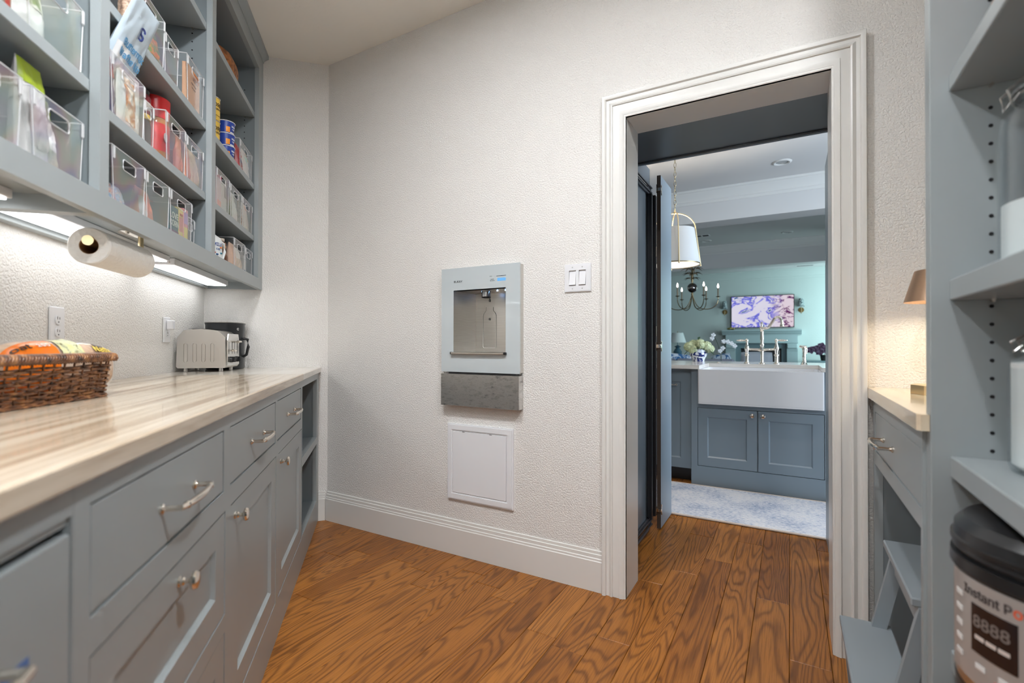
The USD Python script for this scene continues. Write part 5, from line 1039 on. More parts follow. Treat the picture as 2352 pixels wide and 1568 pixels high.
# ------------------------------------------------------------------ bins and packets on the left shelves (frame L)
GB = 'clear plastic bins on the pantry shelves'
def clear_bin(label, u0, u1, z0, h=.155, v0=.694, depth=.235, tp=.010, front=None, dark=False):
    z0 = z0 + .0008
    t = thing('clear_bin', label, 'storage bin', ((u0 + u1) / 2, v0, z0), 'L', group=GB)
    z1, c = z0 + h, (u0 + u1) / 2
    f = Polygon([(u0 + tp, z0), (u1 - tp, z0), (u1, z1), (u0, z1)]); f = f.buffer(-.004).buffer(.004)
    hw = min(.036, (u1 - u0) * .22); hz = z1 - .034
    hole = rrect(c - hw, hz - .015, c + hw, hz + .015, .008)
    part(t, 'front_panel', MB().prism(f.difference(hole), -.0025, (0, v0, 0)), front or M_CLEARF, smooth=False, label='front panel with a hand hole')
    part(t, 'hand_hole_rim', MB().tube([(x, v0 - .0006, z) for x, z in hole.exterior.coords[:-1]], .0018, 6, True), M_RIM)
    m = MB(); v1 = v0 + depth
    for s_, a, b in ((1, u0 + tp, u0), (-1, u1 - tp, u1)):
        m.add([(a, v0 + .0026, z0), (a, v1, z0), (b, v1, z1), (b, v0 + .0026, z1), (a + s_ * .0022, v0 + .0026, z0), (a + s_ * .0022, v1, z0), (b + s_ * .0022, v1, z1), (b + s_ * .0022, v0 + .0026, z1)],
              [[0, 1, 2, 3], [4, 7, 6, 5], [0, 3, 7, 4], [1, 5, 6, 2], [3, 2, 6, 7], [0, 4, 5, 1]])
    m.box(u0 + tp + .0025, v0 + .0026, z0, u1 - tp - .0025, v1, z0 + .0022).box(u0 + tp, v1 + .0001, z0, u1 - tp, v1 + .0024, z1)
    part(t, 'tub', m, M_CLEAR, smooth=False)
    r = MB().tube([(u0, v0 - .0005, z1), (u1, v0 - .0005, z1), (u1, v1 + .002, z1), (u0, v1 + .002, z1)], .0019, 6, True)
    part(t, 'rim', r, M_RIM)
    e = MB().tube([(u0 + tp + .002, v0 - .0004, z0 + .002), (u0 + .001, v0 - .0004, z1 - .002)], .0014, 5).tube([(u1 - tp - .002, v0 - .0004, z0 + .002), (u1 - .001, v0 - .0004, z1 - .002)], .0014, 5).tube([(u0 + tp, v0 - .0004, z0 + .0015), (u1 - tp, v0 - .0004, z0 + .0015)], .0014, 5)
    part(t, 'moulded_edge', e, M_RIM, kind='stuff')
    for s_, x in ((1, u0), (-1, u1)):
        part(t, 'corner_tab', MB().box(x + s_ * .003, v0 - .0050, z1 - .036, x + s_ * .012, v0 - .0008, z1 - .003, .0018), M_RIM)
    return t
def pouch(name, label, cat, u, v, z0, w_, h_, t_, col, seed=0, bands=(), rot=0.0, lean=0.0, bend=None, texts=(), mat_=None, rough=.35, wr=.006, group=None):
    """a soft packet standing on its bottom gusset; bands are printed areas, texts lettering that follow the front"""
    z0 += .0012
    if v < .746 and not bend: w_, h_, t_ = w_ * 1.12, h_ * 1.1, t_ * 1.05; v = .6992 + t_ / 2
    t = thing(name, label, cat, (u, v, z0), 'L', group=group or 'packets in the pantry bins')
    def shape(s_, q, off=0.0):
        base = np.sqrt(np.maximum(0, 1 - s_ ** 6)) * np.clip((1 - q) / 1.55, 0, 1) ** .55 * np.clip((q + 1.06) * 7, .25, 1)
        P = np.stack([s_ * 2.3 + seed * 3.1, q * 2.6 + seed * 1.7, np.full_like(s_, seed * .37)], -1)
        crump = (meshkit.fbm(P * 1.6, 3, seed) - .5) * wr * 2.2 * (1 - s_ ** 8) * np.clip((1 - q) * 3, 0, 1)
        th = t_ / 2 * base + .0008 + np.maximum(crump, -t_ / 2 * base * .6)
        x = s_ * w_ / 2 * (1 - .05 * np.abs(q)) ; z = (q + 1) * h_ / 2
        y = -th - off
        return x, y, z, th
    R2 = lambda x, y: (x * math.cos(rot) - y * math.sin(rot), x * math.sin(rot) + y * math.cos(rot))
    def put(x, y, z):
        X, Y = R2(x, y); return np.stack([u + X, v + Y + z * lean - (np.maximum(0, z - bend[0]) * bend[1] if bend else 0), z0 + z], -1).reshape(-1, 3)
    nx, nz = 22, 26
    S_, Q = np.meshgrid(np.linspace(-1, 1, nx), np.linspace(-1, 1, nz), indexing='ij')
    x, y, z, th = shape(S_, Q); N = nx * nz
    vv = np.vstack([put(x, y, z), put(x, np.minimum(th, .6 * th + .004), z)])
    i, j = np.meshgrid(np.arange(nx - 1), np.arange(nz - 1), indexing='ij'); a = (i * nz + j).ravel()
    f = [np.stack([a, a + nz, a + nz + 1, a + 1], 1), np.stack([a + N, a + N + 1, a + N + nz + 1, a + N + nz], 1)]
    e = np.array([k * nz for k in range(nx)] + [(nx - 1) * nz + k for k in range(1, nz)] + [k * nz + nz - 1 for k in range(nx - 2, -1, -1)] + [k for k in range(nz - 2, 0, -1)]); e2 = np.roll(e, -1)
    f.append(np.stack([e, e + N, e2 + N, e2], 1))
    part(t, 'packet', MB().add(vv, np.vstack(f)), mat_ or paint('pack_%s' % '_'.join('%02x' % int(c * 255) for c in col), col, rough), smooth=50)
    for n_, s0, s1, q0, q1, c in bands:
        S2_, Q2 = np.meshgrid(np.linspace(s0, s1, 16), np.linspace(q0, q1, 18), indexing='ij')
        x, y, z, th = shape(S2_, Q2, .0011); k = 18
        i, j = np.meshgrid(np.arange(15), np.arange(17), indexing='ij'); a = (i * k + j).ravel()
        part(t, n_, MB().add(put(x, y, z), np.stack([a, a + k, a + k + 1, a + 1], 1)), c if not isinstance(c, tuple) else paint('print_%s' % '_'.join('%02x' % int(q_ * 255) for q_ in c), c, .4), smooth=50)
    for txt, hh, s_, q, col_, *ang in texts:
        m = meshkit.text_mesh(txt, hh, .0004, True); p = np.array(m.vertices); p[:, 0] -= (p[:, 0].min() + p[:, 0].max()) / 2
        if ang: c_, s2 = math.cos(ang[0]), math.sin(ang[0]); p[:, :2] = p[:, :2] @ np.array([[c_, s2], [-s2, c_]])
        ss_ = (s_ * w_ / 2 + p[:, 0]) / (w_ / 2); qq = (p[:, 1] + (q + 1) * h_ / 2) / (h_ / 2) - 1
        x, y, z, th = shape(np.clip(ss_, -.99, .99), np.clip(qq, -.99, .99), .0024)
        y = y - p[:, 2]
        part(t, 'lettering', MB().add(put(x, y, z), m.faces), paint('ink_%s' % '_'.join('%02x' % int(q_ * 255) for q_ in col_), col_, .5), smooth=False)
    return t
def carton(name, label, cat, u0, u1, v0, v1, z0, z1, col, texts=(), bands=(), frame='L', rough=.5):
    z0 += .0012
    t = thing(name, label, cat, ((u0 + u1) / 2, v0, z0), frame)
    part(t, 'box', MB().box(u0, v0, z0, u1, v1, z1, .001), paint('box_%s' % '_'.join('%02x' % int(c * 255) for c in col), col, rough), smooth=False)
    for n_, a, b, c, d, cc in bands: part(t, n_, MB().box(u0 + (u1 - u0) * a, v0 - .0008, z0 + (z1 - z0) * c, u0 + (u1 - u0) * b, v0 - .0002, z0 + (z1 - z0) * d), paint('boxp_%s' % '_'.join('%02x' % int(q * 255) for q in cc), cc, rough), smooth=False)
    for txt, hh, a, c, cc in texts: part(t, 'lettering', MB().text(txt, hh, (u0 + (u1 - u0) * a, v0 - .0010, z0 + (z1 - z0) * c), (1, 0, 0), (0, 0, 1), .0004, True, True), paint('ink_%s' % '_'.join('%02x' % int(q * 255) for q in cc), cc, .5), smooth=False)
    return t
def noisy(name, ramp, sc=30.0, dist=.5, rough=.4):
    return mat(name, {'g': ('geometry', {}), 'n': ('noise_texture', {'scale': sc, 'detail': 3.0, 'distortion': dist}), 'r': ('rgb_ramp', {'ramp': ramp}), 'p': ('principled_bsdf', {'roughness': rough})}, [('g.position', 'n.vector'), ('n.fac', 'r.fac'), ('r.color', 'p.base_color')])
M_BREADP = noisy('bread_print', [(.35, lin(238, 226, 212)), (.47, lin(222, 160, 100)), (.56, lin(186, 104, 58)), (.64, lin(240, 230, 220))], 22., .8)
M_VEG = noisy('veg_print', [(.40, lin(66, 110, 50)), (.50, lin(120, 150, 70)), (.55, lin(226, 130, 60)), (.66, lin(196, 90, 40))], 26., .8)
M_GRAIN = noisy('granola', [(.35, lin(120, 82, 58)), (.5, lin(186, 148, 118)), (.65, lin(216, 190, 166))], 90., .4, .6)
M_SNACK = noisy('snack_foil', [(.34, lin(190, 70, 60)), (.44, lin(226, 196, 178)), (.52, lin(120, 158, 190)), (.60, lin(206, 214, 220)), (.68, lin(150, 110, 60))], 30., 1.2, .22)
M_RECIPE = noisy('tan_card', [(.4, lin(214, 158, 118)), (.6, lin(226, 176, 138))], 40., .3, .7)
W_, GRN, LIME, ORG = lin(222, 222, 222), lin(70, 100, 46), lin(140, 158, 34), lin(220, 120, 84)
z1_, z2_, z3_, z4_ = 1.428, 1.670, 1.957, 2.367
za, zb = 1.70, 1.667
# --- nearest bay
clear_bin('clear bin holding a green leafy packet, on the shelf nearest the top left corner', 1.205, 1.404, za)
pouch('packet', 'pale packet with a green leaf print in the top left bin', 'packet', 1.315, .775, za + .004, .150, .175, .05, lin(206, 206, 202), 1, bands=(('leaf_print', -.5, .9, .25, .85, noisy('leaf_print', [(.42, lin(214, 214, 206)), (.5, lin(92, 120, 46)), (.62, lin(60, 88, 34))], 24., .8)),))
carton('snack_box', 'brown and cream striped box left of the top left bin', 'box', 1.070, 1.185, .705, .80, za, za + .13, lin(126, 98, 84), bands=(('stripe', .1, .3, 0, 1, lin(206, 190, 180)), ('stripe', .5, .6, 0, 1, lin(206, 190, 180)), ('stripe', .85, .95, 0, 1, lin(160, 60, 50))))
clear_bin('clear bin cut off by the left edge under a blue bag', 1.005, 1.196, z1_)
pouch('packet', 'white packet inside the bin cut off by the left edge', 'packet', 1.085, .775, z1_ + .004, .15, .14, .06, lin(208, 206, 210), 2)
pouch('packet', 'tall blue and white bag standing behind the leftmost lower bin', 'bag', 1.10, .875, z1_ + .004, .14, .235, .05, lin(214, 220, 226), 3, bands=(('blue_band', -.98, .98, .30, .9, lin(58, 120, 190)),))
clear_bin('clear bin of lime topped pouches, rightmost on the bottom of the nearest bay', 1.222, 1.406, z1_)
pouch('packet', 'white pouch with a lime green top at the back of the nearest bay, left one', 'packet', 1.262, .745, z1_ + .004, .070, .195, .045, lin(196, 194, 192), 4, bands=(('lime_top', -.99, .99, .52, .985, LIME), ('label', -.7, .7, -.7, .1, lin(172, 168, 166))))
pouch('packet', 'white pouch with a folded lime green top, nearest the bay divider', 'packet', 1.345, .755, z1_ + .004, .082, .185, .055, lin(224, 222, 218), 5, bands=(('lime_top', -.99, .99, .48, .985, LIME), ('print_patch', -.6, .8, -.9, -.3, lin(170, 176, 150))))
pouch('packet', 'grey foil packet squeezed between the two lower bins of the nearest bay', 'packet', 1.2085, .80, z1_ + .004, .024, .15, .015, lin(150, 152, 156), 6)
# --- middle bay, bottom
clear_bin('clear bin with shiny snack packets, left on the bottom of the middle bay', 1.535, 1.728, z1_, .160)
pouch('snack_packet', 'shiny multicoloured snack packet lying low in the left bottom bin', 'packet', 1.63, .755, z1_ + .004, .165, .085, .06, W_, 7, mat_=M_SNACK)
pouch('snack_packet', 'dark folded packet at the back of the left bottom bin', 'packet', 1.635, .86, z1_ + .004, .16, .13, .04, lin(60, 56, 62), 8)
clear_bin('clear bin with an orange pouch, second on the bottom of the middle bay', 1.731, 1.906, z1_, .158)
pouch('packet', 'salmon orange pouch in the second bottom bin', 'packet', 1.842, .752, z1_ + .004, .085, .125, .05, lin(226, 128, 98), 9, bands=(('white_patch', -.95, -.45, -.9, .5, lin(216, 208, 204)),))
pouch('packet', 'brown orange pouch behind the salmon one in the second bottom bin', 'packet', 1.79, .835, z1_ + .004, .10, .12, .05, lin(176, 104, 66), 10, bands=(('blue_corner', -.9, .2, -.95, -.6, lin(110, 150, 190)),))
clear_bin('clear bin of sweets boxes, third on the bottom of the middle bay', 1.910, 2.112, z1_, .158, front=M_CLEAR)
carton('corn_snack_box', 'dark teal box lettered LOVE CORN in the third bottom bin', 'box', 1.926, 2.004, .7005, .76, z1_ + .004, z1_ + .110, lin(70, 112, 118), texts=(('LOVE', .020, .5, .60, lin(206, 216, 204)), ('CORN', .020, .5, .34, lin(206, 216, 204))), bands=(('purple_base', 0, 1, 0, .2, lin(116, 70, 110)),))
carton('sweets_box', 'yellow sweets box beside the dark teal corn box', 'box', 2.007, 2.048, .7005, .77, z1_ + .004, z1_ + .120, lin(214, 196, 120), texts=(('SOUR', .008, .5, .75, lin(190, 70, 90)),), bands=(('pink_patch', .1, .9, .25, .7, lin(206, 140, 130)),))
carton('sweets_box', 'pink and yellow sweets box at the right of the third bottom bin', 'box', 2.051, 2.094, .7005, .78, z1_ + .004, z1_ + .128, lin(214, 150, 160), bands=(('yellow_patch', .1, .9, .1, .45, lin(216, 206, 120)), ('lilac_patch', .1, .9, .55, .9, lin(176, 150, 196))))
carton('sweets_box', 'black and orange box behind the sweets boxes in the third bottom bin', 'box', 1.97, 2.06, .80, .85, z1_ + .004, z1_ + .148, lin(30, 26, 24), bands=(('orange_patch', .4, .7, .5, .98, lin(226, 110, 40)), ('red_patch', .75, .95, .5, .98, lin(190, 40, 34))))
clear_bin('small clear bin with a green packet, right end of the bottom of the middle bay', 2.118, 2.205, z1_, .115, v0=.715, tp=.006, front=M_CLEAR)
pouch('packet', 'small green and yellow packet in the small bottom bin', 'packet', 2.162, .765, z1_ + .004, .06, .085, .03, lin(120, 150, 40), 11, bands=(('black_label', -.6, .6, -.1, .5, lin(34, 40, 30)),))
# --- middle bay, second shelf
clear_bin('clear bin with a roll picture pouch, left on the second shelf, middle bay', 1.525, 1.722, z2_, .165)
pouch('mix_pouch', 'tall pale blue Buttermilk mix pouch standing in the left bin of the second shelf', 'packet', 1.612, .725, z2_ + .004, .150, .340, .030, lin(198, 214, 226), 12, bend=(.13, .40),
      bands=(('white_panel', -.9, -.1, -.9, .2, lin(232, 234, 236)),), texts=(('Buttermilk', .0175, .12, .20, lin(84, 150, 196)), ('Waffle Mix', .0175, .12, .03, lin(84, 150, 196)), ('S', .034, .15, .46, lin(44, 62, 130))))
pouch('packet', 'white packet with a golden roll picture at the front of the left bin', 'packet', 1.645, .708, z2_ + .004, .120, .150, .010, lin(232, 230, 226), 13, bands=(('roll_picture', -.45, .45, -.85, .65, M_BREADP),))
pouch('packet', 'dark red and navy packet at the left of the left second shelf bin', 'packet', 1.5495, .745, z2_ + .004, .028, .150, .022, lin(40, 56, 96), 14, bands=(('red_top', -.9, .9, .2, .95, lin(150, 44, 44)),))
clear_bin('narrow clear bin right of the roll picture bin on the second shelf', 1.727, 1.800, z2_, .135, v0=.700, tp=.005, front=M_CLEAR)
pouch('packet', 'small white and green packet in the narrow second shelf bin', 'packet', 1.763, .755, z2_ + .004, .05, .105, .03, lin(214, 222, 212), 15, bands=(('green_dot', -.5, .4, .0, .5, lin(80, 120, 70)),))
jt = thing('sauce_jar', 'dark brown sauce jar with a yellow lid on the second shelf', 'jar', (1.834, .752, z2_), 'L')
part(jt, 'glass', MB().lathe([(0, .0012), (.028, .0012), (.030, .004), (.030, .092), (.026, .104), (.0255, .108), (0, .108)], (1.834, .752, z2_), n=32), paint('molasses', lin(56, 26, 24), .08, coat=.6))
part(jt, 'lid', MB().lathe([(0, .126), (.028, .126), (.029, .124), (.029, .109), (0, .109)], (1.834, .752, z2_), n=32), paint('yellow_lid', lin(214, 178, 70), .35), label='yellow screw lid')
j2 = thing('sauce_jar', 'maroon labelled jar stacked on the yellow lidded jar', 'jar', (1.834, .752, z2_ + .1265), 'L')
part(j2, 'body', MB().lathe([(0, .1268), (.027, .1268), (.029, .131), (.029, .182), (.024, .192), (0, .192)], (1.834, .752, z2_), n=32), paint('maroon_label', lin(104, 36, 42), .35))
part(j2, 'label', MB().lathe([(.0294, .138), (.0294, .165)], (1.834, .752, z2_), n=32), paint('jar_label', lin(170, 160, 150), .5))
part(j2, 'lid', MB().lathe([(0, .206), (.024, .206), (.025, .204), (.025, .1925), (0, .1925)], (1.834, .752, z2_), n=32), M_BLACK)
clear_bin('clear bin with the red lidded peanut butter jar, middle of the second shelf', 1.872, 2.045, z2_, .165, front=M_CLEARF)
pb = thing('peanut_butter_jar', 'big peanut butter jar with a bright red lid in the second shelf bin', 'jar', (1.965, .764, z2_), 'L')
part(pb, 'jar', MB().lathe([(0, .003), (.040, .003), (.046, .008), (.046, .150), (.042, .165), (0, .165)], (1.965, .764, z2_), n=40), paint('peanut', lin(172, 112, 62), .15, coat=.6))
part(pb, 'label', MB().lathe([(.0464, .05), (.0464, .145)], (1.965, .764, z2_), n=40), paint('red_label', lin(206, 40, 44), .35), label='red label')
part(pb, 'emblem', MB().lathe([(0, .0476), (.016, .0472), (.016, .0462)], (1.945, .766, z2_ + .10), '-y', 20), paint('emblem_white', lin(232, 226, 224), .4))
ri = [(0, .235), (.043, .235), (.046, .232)]
for i in range(60): pass
part(pb, 'lid', MB().lathe([(0, .238), (.044, .238), (.0475, .235), (.0475, .196), (.044, .1655), (0, .1655)], (1.965, .764, z2_), n=60), paint('red_lid', lin(214, 24, 30), .3), label='bright red screw lid')
pouch('packet', 'pink and tan packet in front of the peanut butter jar', 'packet', 2.0185, .742, z2_ + .004, .030, .12, .02, lin(206, 130, 110), 17)
clear_bin('clear bin of orange and beige pouches, right on the second shelf, middle bay', 2.052, 2.232, z2_, .160)
pouch('packet', 'peach orange pouch at the left of the right second shelf bin', 'packet', 2.098, .738, z2_ + .004, .055, .130, .04, lin(222, 140, 104), 18)
pouch('packet', 'beige paper pouch at the right of the right second shelf bin', 'packet', 2.172, .735, z2_ + .004, .085, .125, .045, lin(206, 180, 154), 19, rough=.7)
# --- middle bay, third shelf
clear_bin('clear bin of granola and a green bag, left on the third shelf, middle bay', 1.655, 1.860, z3_, .165)
pouch('packet', 'brown grain bag in the left third shelf bin', 'packet', 1.722, .745, z3_ + .004, .09, .15, .06, W_, 20, mat_=M_GRAIN)
pouch('packet', 'green and orange vegetable print packet in the left third shelf bin', 'packet', 1.808, .733, z3_ + .004, .070, .100, .04, lin(70, 112, 52), 21, bands=(('vegetable_print', -.9, .9, -.8, .3, M_VEG),), texts=(('ORG', .009, 0, .55, lin(230, 230, 215)),))
pouch('packet', 'white plastic bag at the back of the left third shelf bin', 'packet', 1.755, .850, z3_ + .004, .16, .175, .06, lin(214, 210, 206), 22)
clear_bin('small clear bin with a white packet, second on the third shelf of the middle bay', 1.868, 1.985, z3_, .145, v0=.698, tp=.006)
pouch('packet', 'white and rose packet in the small third shelf bin', 'packet', 1.925, .755, z3_ + .004, .085, .10, .05, lin(210, 206, 202), 23, bands=(('rose_print', -.7, .8, -.9, -.2, lin(190, 140, 126)),))
clear_bin('clear bin holding a tan card packet, right on the third shelf, middle bay', 2.052, 2.232, z3_, .175, front=M_CLEAR)
carton('recipe_packet', 'tan cardboard packet with dark print filling the right third shelf bin front', 'packet', 2.072, 2.206, .6998, .716, z3_ + .004, z3_ + .155, lin(216, 164, 126), texts=(('RICE', .014, .62, .72, lin(120, 60, 30)), ('classic blend', .006, .5, .60, lin(110, 80, 60)), ('long grain', .006, .5, .50, lin(110, 80, 60))), bands=(('print_block', .55, .95, .80, .95, lin(190, 110, 60)),))
pouch('packet', 'dark foil packet behind the tan card packet', 'packet', 2.10, .80, z3_ + .004, .09, .12, .04, lin(48, 50, 52), 24, bands=(('gold_edge', -.3, .1, -.9, .8, lin(150, 130, 90)),))
# --- right bay
M_BOWLW = noisy('carved_wood', [(.35, lin(108, 62, 30)), (.5, lin(160, 98, 52)), (.62, lin(184, 124, 74))], 30., 1.0, .45)
def dough_bowl(label, u, w_, h_):
    t = thing('wooden_bowl', label, 'bowl', (u, .80, z4_), 'L')
    a = np.linspace(0, 2 * math.pi, 41)[:-1]; v = []; rows = []
    for k, (sc, y) in enumerate(((1, .0), (.99, -.012), (.90, -.045), (.70, -.072), (.40, -.085), (0.02, -.088))):
        for q in a:
            x = math.copysign(abs(math.cos(q)) ** .75, math.cos(q)) * w_ / 2 * sc; z = math.copysign(abs(math.sin(q)) ** .75, math.sin(q)) * h_ / 2 * sc + h_ / 2
            v.append((u + x, .80 + y, z4_ + .001 + z))
    for sc, y in ((.93, .0), (.84, -.035), (.62, -.06), (.02, -.075)):
        for q in a:
            x = math.copysign(abs(math.cos(q)) ** .75, math.cos(q)) * w_ / 2 * sc; z = math.copysign(abs(math.sin(q)) ** .75, math.sin(q)) * h_ / 2 * sc + h_ / 2
            v.append((u + x, .80 + y, z4_ + .001 + z))
    f = []
    for r in list(range(5)) + [6, 7, 8]:
        for i in range(40): f.append([r * 40 + i, r * 40 + (i + 1) % 40, (r + 1) * 40 + (i + 1) % 40, (r + 1) * 40 + i])
    for i in range(40): f.append([i, (i + 1) % 40, 240 + (i + 1) % 40, 240 + i])
    part(t, 'bowl', MB().add(v, f), M_BOWLW, smooth=40)
dough_bowl('carved wooden bowl on edge, left on the top shelf, half hidden by the divider', 2.40, .28, .190)
dough_bowl('carved wooden bowl standing on edge in the middle of the top shelf', 2.755, .30, .165)
def tin(name, label, u, v, z, r, h, body, cap, texts=(), group=None, taper=1.0, bands=()):
    t = thing(name, label, 'can' if name == 'food_can' else 'cup', (u, v, z), 'L')
    part(t, 'body', MB().lathe([(0, .0008), (r * taper, .0008), (r, h - .003), (r * .97, h - .001), (0, h - .001)], (u, v, z), n=36), body)
    part(t, 'rim', MB().tube([(u + r * 1.01 * math.cos(a), v + r * 1.01 * math.sin(a), z + h - .003) for a in np.linspace(0, 2 * math.pi, 37)[:-1]], .0022, 6, True), cap)
    for n_, a0, a1, z0, z1, c in bands:
        q = np.linspace(a0, a1, 10); m = MB(); vv = []
        rr_ = lambda zz: (r * taper + (r - r * taper) * zz / h) + .0008
        for a in q: vv += [(u + rr_(z0) * math.cos(a), v + rr_(z0) * math.sin(a), z + z0), (u + rr_(z1) * math.cos(a), v + rr_(z1) * math.sin(a), z + z1)]
        part(t, n_, m.add(vv, [[2 * i, 2 * i + 2, 2 * i + 3, 2 * i + 1] for i in range(9)]), paint('tin_%s' % '_'.join('%02x' % int(c_ * 255) for c_ in c), c, .4))
    for txt, hh, a0, zz, col in texts:
        m = meshkit.text_mesh(txt, hh, .0004, True); p = np.array(m.vertices); p[:, 0] -= (p[:, 0].min() + p[:, 0].max()) / 2
        ang = a0 + p[:, 0] / r; rr_ = r * (taper + (1 - taper) * (zz + p[:, 1]) / h) + .0012 + p[:, 2]
        part(t, 'lettering', MB().add(np.stack([u + rr_ * np.cos(ang), v + rr_ * np.sin(ang), z + zz + p[:, 1]], -1), m.faces), paint('ink_%s' % '_'.join('%02x' % int(q_ * 255) for q_ in col), col, .5), smooth=False)
    return t
M_YEL, M_BLUC, M_WHC = paint('yellow_can', lin(222, 184, 78), .35), paint('blue_cup', lin(34, 64, 150), .35), paint('white_rim', lin(226, 226, 226), .4)
ta = -math.pi / 2 - .55                       # prints face the room, a little towards the viewer
for k, (z, lab) in enumerate(((z3_, 'yellow corn starch can, lower one of the stack beside the bay divider'), (z3_ + .106, 'yellow corn starch can, upper one of the stack beside the bay divider'))):
    tin('food_can', lab, 2.478, .745, z + .0003 * k, .040, .105, M_YEL, M_STEEL, (('CORN', .017, ta, .060, lin(60, 44, 20)), ('STARCH', .008, ta, .045, lin(70, 52, 24)), ('NET WT 16 OZ', .004, ta, .018, lin(90, 70, 40))))
tin('food_can', 'white and red can behind the yellow cans', 2.562, .800, z3_, .036, .150, paint('white_can', lin(216, 210, 206), .35), M_STEEL, (), bands=(('red_band', ta - .9, ta + .9, .085, .13, lin(190, 40, 44)), ('purple_band', ta - .9, ta + .9, .03, .075, lin(70, 54, 130))))
for k, lab in enumerate(('bottom blue and orange pasta cup of the stack of three', 'middle blue and orange pasta cup of the stack of three', 'top blue and orange pasta cup of the stack of three')):
    tin('pasta_cup', lab, 2.655, .728, z3_ + k * .0595, .039, .059, M_BLUC, M_WHC, (('Mac', .009, ta + .25, .030, lin(226, 228, 236)), ('cup', .007, ta + .25, .019, lin(226, 228, 236))), taper=.86, bands=(('orange_patch', ta - .75, ta - .25, .004, .030, lin(240, 150, 40)), ('orange_patch', ta + .85, ta + 1.2, .004, .030, lin(240, 150, 40)), ('white_foot', ta - .2, ta + .8, .002, .008, lin(226, 226, 226))))
clear_bin('clear bin with yellow and red packets, right on the third shelf, right bay', 2.762, 3.005, z3_, .150, front=M_CLEAR)
pouch('packet', 'golden yellow pouch standing tall at the back of the right third shelf bin', 'packet', 2.93, .845, z3_ + .004, .15, .200, .05, lin(206, 160, 40), 31)
pouch('packet', 'red packet with a blue oval at the left of the right third shelf bin', 'packet', 2.812, .733, z3_ + .004, .065, .115, .04, lin(176, 40, 38), 32, bands=(('blue_oval', -.6, .6, -.5, .0, lin(40, 50, 110)),))
pouch('packet', 'clear bag of cereal rings in the right third shelf bin', 'packet', 2.875, .785, z3_ + .004, .075, .150, .04, W_, 33, mat_=noisy('cereal', [(.4, lin(140, 100, 50)), (.5, lin(214, 196, 160)), (.62, lin(236, 230, 214))], 120., .3))
pouch('packet', 'white packet with pale print at the front right of the right third shelf bin', 'packet', 2.938, .735, z3_ + .004, .085, .130, .04, lin(222, 214, 208), 34, bands=(('print_patch', -.6, .4, .1, .5, lin(170, 210, 200)), ('gold_patch', .3, .95, .3, .95, lin(200, 160, 60))))
clear_bin('clear bin of pink and white papers, left on the second shelf of the right bay', 2.395, 2.588, zb, .165)
carton('tea_box', 'pale pink carton with a coral foot in the left bin of the right bay', 'box', 2.416, 2.490, .6995, .80, zb + .004, zb + .148, lin(222, 196, 204), bands=(('coral_foot', .2, .9, 0, .2, lin(236, 140, 120)), ('pink_top', 0, 1, .9, 1, lin(220, 110, 140))))
carton('tea_box', 'white carton beside the pink one in the left bin of the right bay', 'box', 2.493, 2.566, .6995, .80, zb + .004, zb + .132, lin(206, 206, 202), bands=(('sage_print', .55, .95, .5, .9, lin(110, 120, 90)),))
pouch('packet', 'teal green bag rising out of the left bin of the right bay', 'bag', 2.52, .865, zb + .004, .12, .250, .06, lin(12, 96, 100), 36, wr=.012)
clear_bin('clear bin with olive edged packets, middle of the second shelf of the right bay', 2.598, 2.802, zb, .160)
pouch('packet', 'olive green packet edge at the left of the middle bin in the right bay', 'packet', 2.637, .745, zb + .004, .035, .145, .03, lin(104, 112, 60), 37)
pouch('packet', 'white packet filling the middle bin in the right bay', 'packet', 2.708, .735, zb + .004, .095, .130, .045, lin(216, 218, 210), 38, bands=(('olive_print', .45, .95, .2, .8, lin(84, 92, 50)),))
pouch('packet', 'clear bag with green pieces on top of the middle bin in the right bay', 'packet', 2.735, .835, zb + .004, .11, .175, .05, lin(150, 160, 130), 39, mat_=noisy('green_pieces', [(.42, lin(196, 200, 190)), (.55, lin(120, 140, 60)), (.65, lin(50, 60, 30))], 50., .8))
clear_bin('clear bin with cream packets, right end of the second shelf of the right bay', 2.812, 3.018, zb, .158)
pouch('packet', 'brown seeded packet edge at the left of the right bin', 'packet', 2.843, .745, zb + .004, .035, .135, .03, W_, 40, mat_=M_GRAIN)
pouch('packet', 'cream packet with orange and black print in the right bin of the right bay', 'packet', 2.925, .735, zb + .004, .115, .135, .045, lin(220, 208, 192), 41, bands=(('orange_print', .1, .5, .45, .85, lin(222, 130, 40)), ('black_print', .55, .85, .2, .75, lin(40, 36, 34))))
bt = thing('formula_bottle', 'white handled jug with small coloured print beside the bay divider', 'bottle', (2.475, .742, z1_), 'L')
part(bt, 'body', MB().lathe([(0, .0008), (.046, .0008), (.050, .006), (.050, .085), (.044, .105), (.026, .118), (.022, .122), (0, .122)], (2.475, .742, z1_), n=36), paint('jug_white', lin(220, 222, 222), .35))
part(bt, 'cap', MB().lathe([(0, .1225), (.020, .1225), (.021, .125), (.021, .143), (.019, .145), (0, .145)], (2.475, .742, z1_), n=24), paint('cap_grey', lin(96, 98, 102), .4))
part(bt, 'handle', MB().tube([(2.512, .712, z1_ + .10), (2.53, .700, z1_ + .09), (2.535, .697, z1_ + .055), (2.526, .703, z1_ + .02), (2.512, .712, z1_ + .015)], .006, 8), paint('jug_white', lin(220, 222, 222), .35))
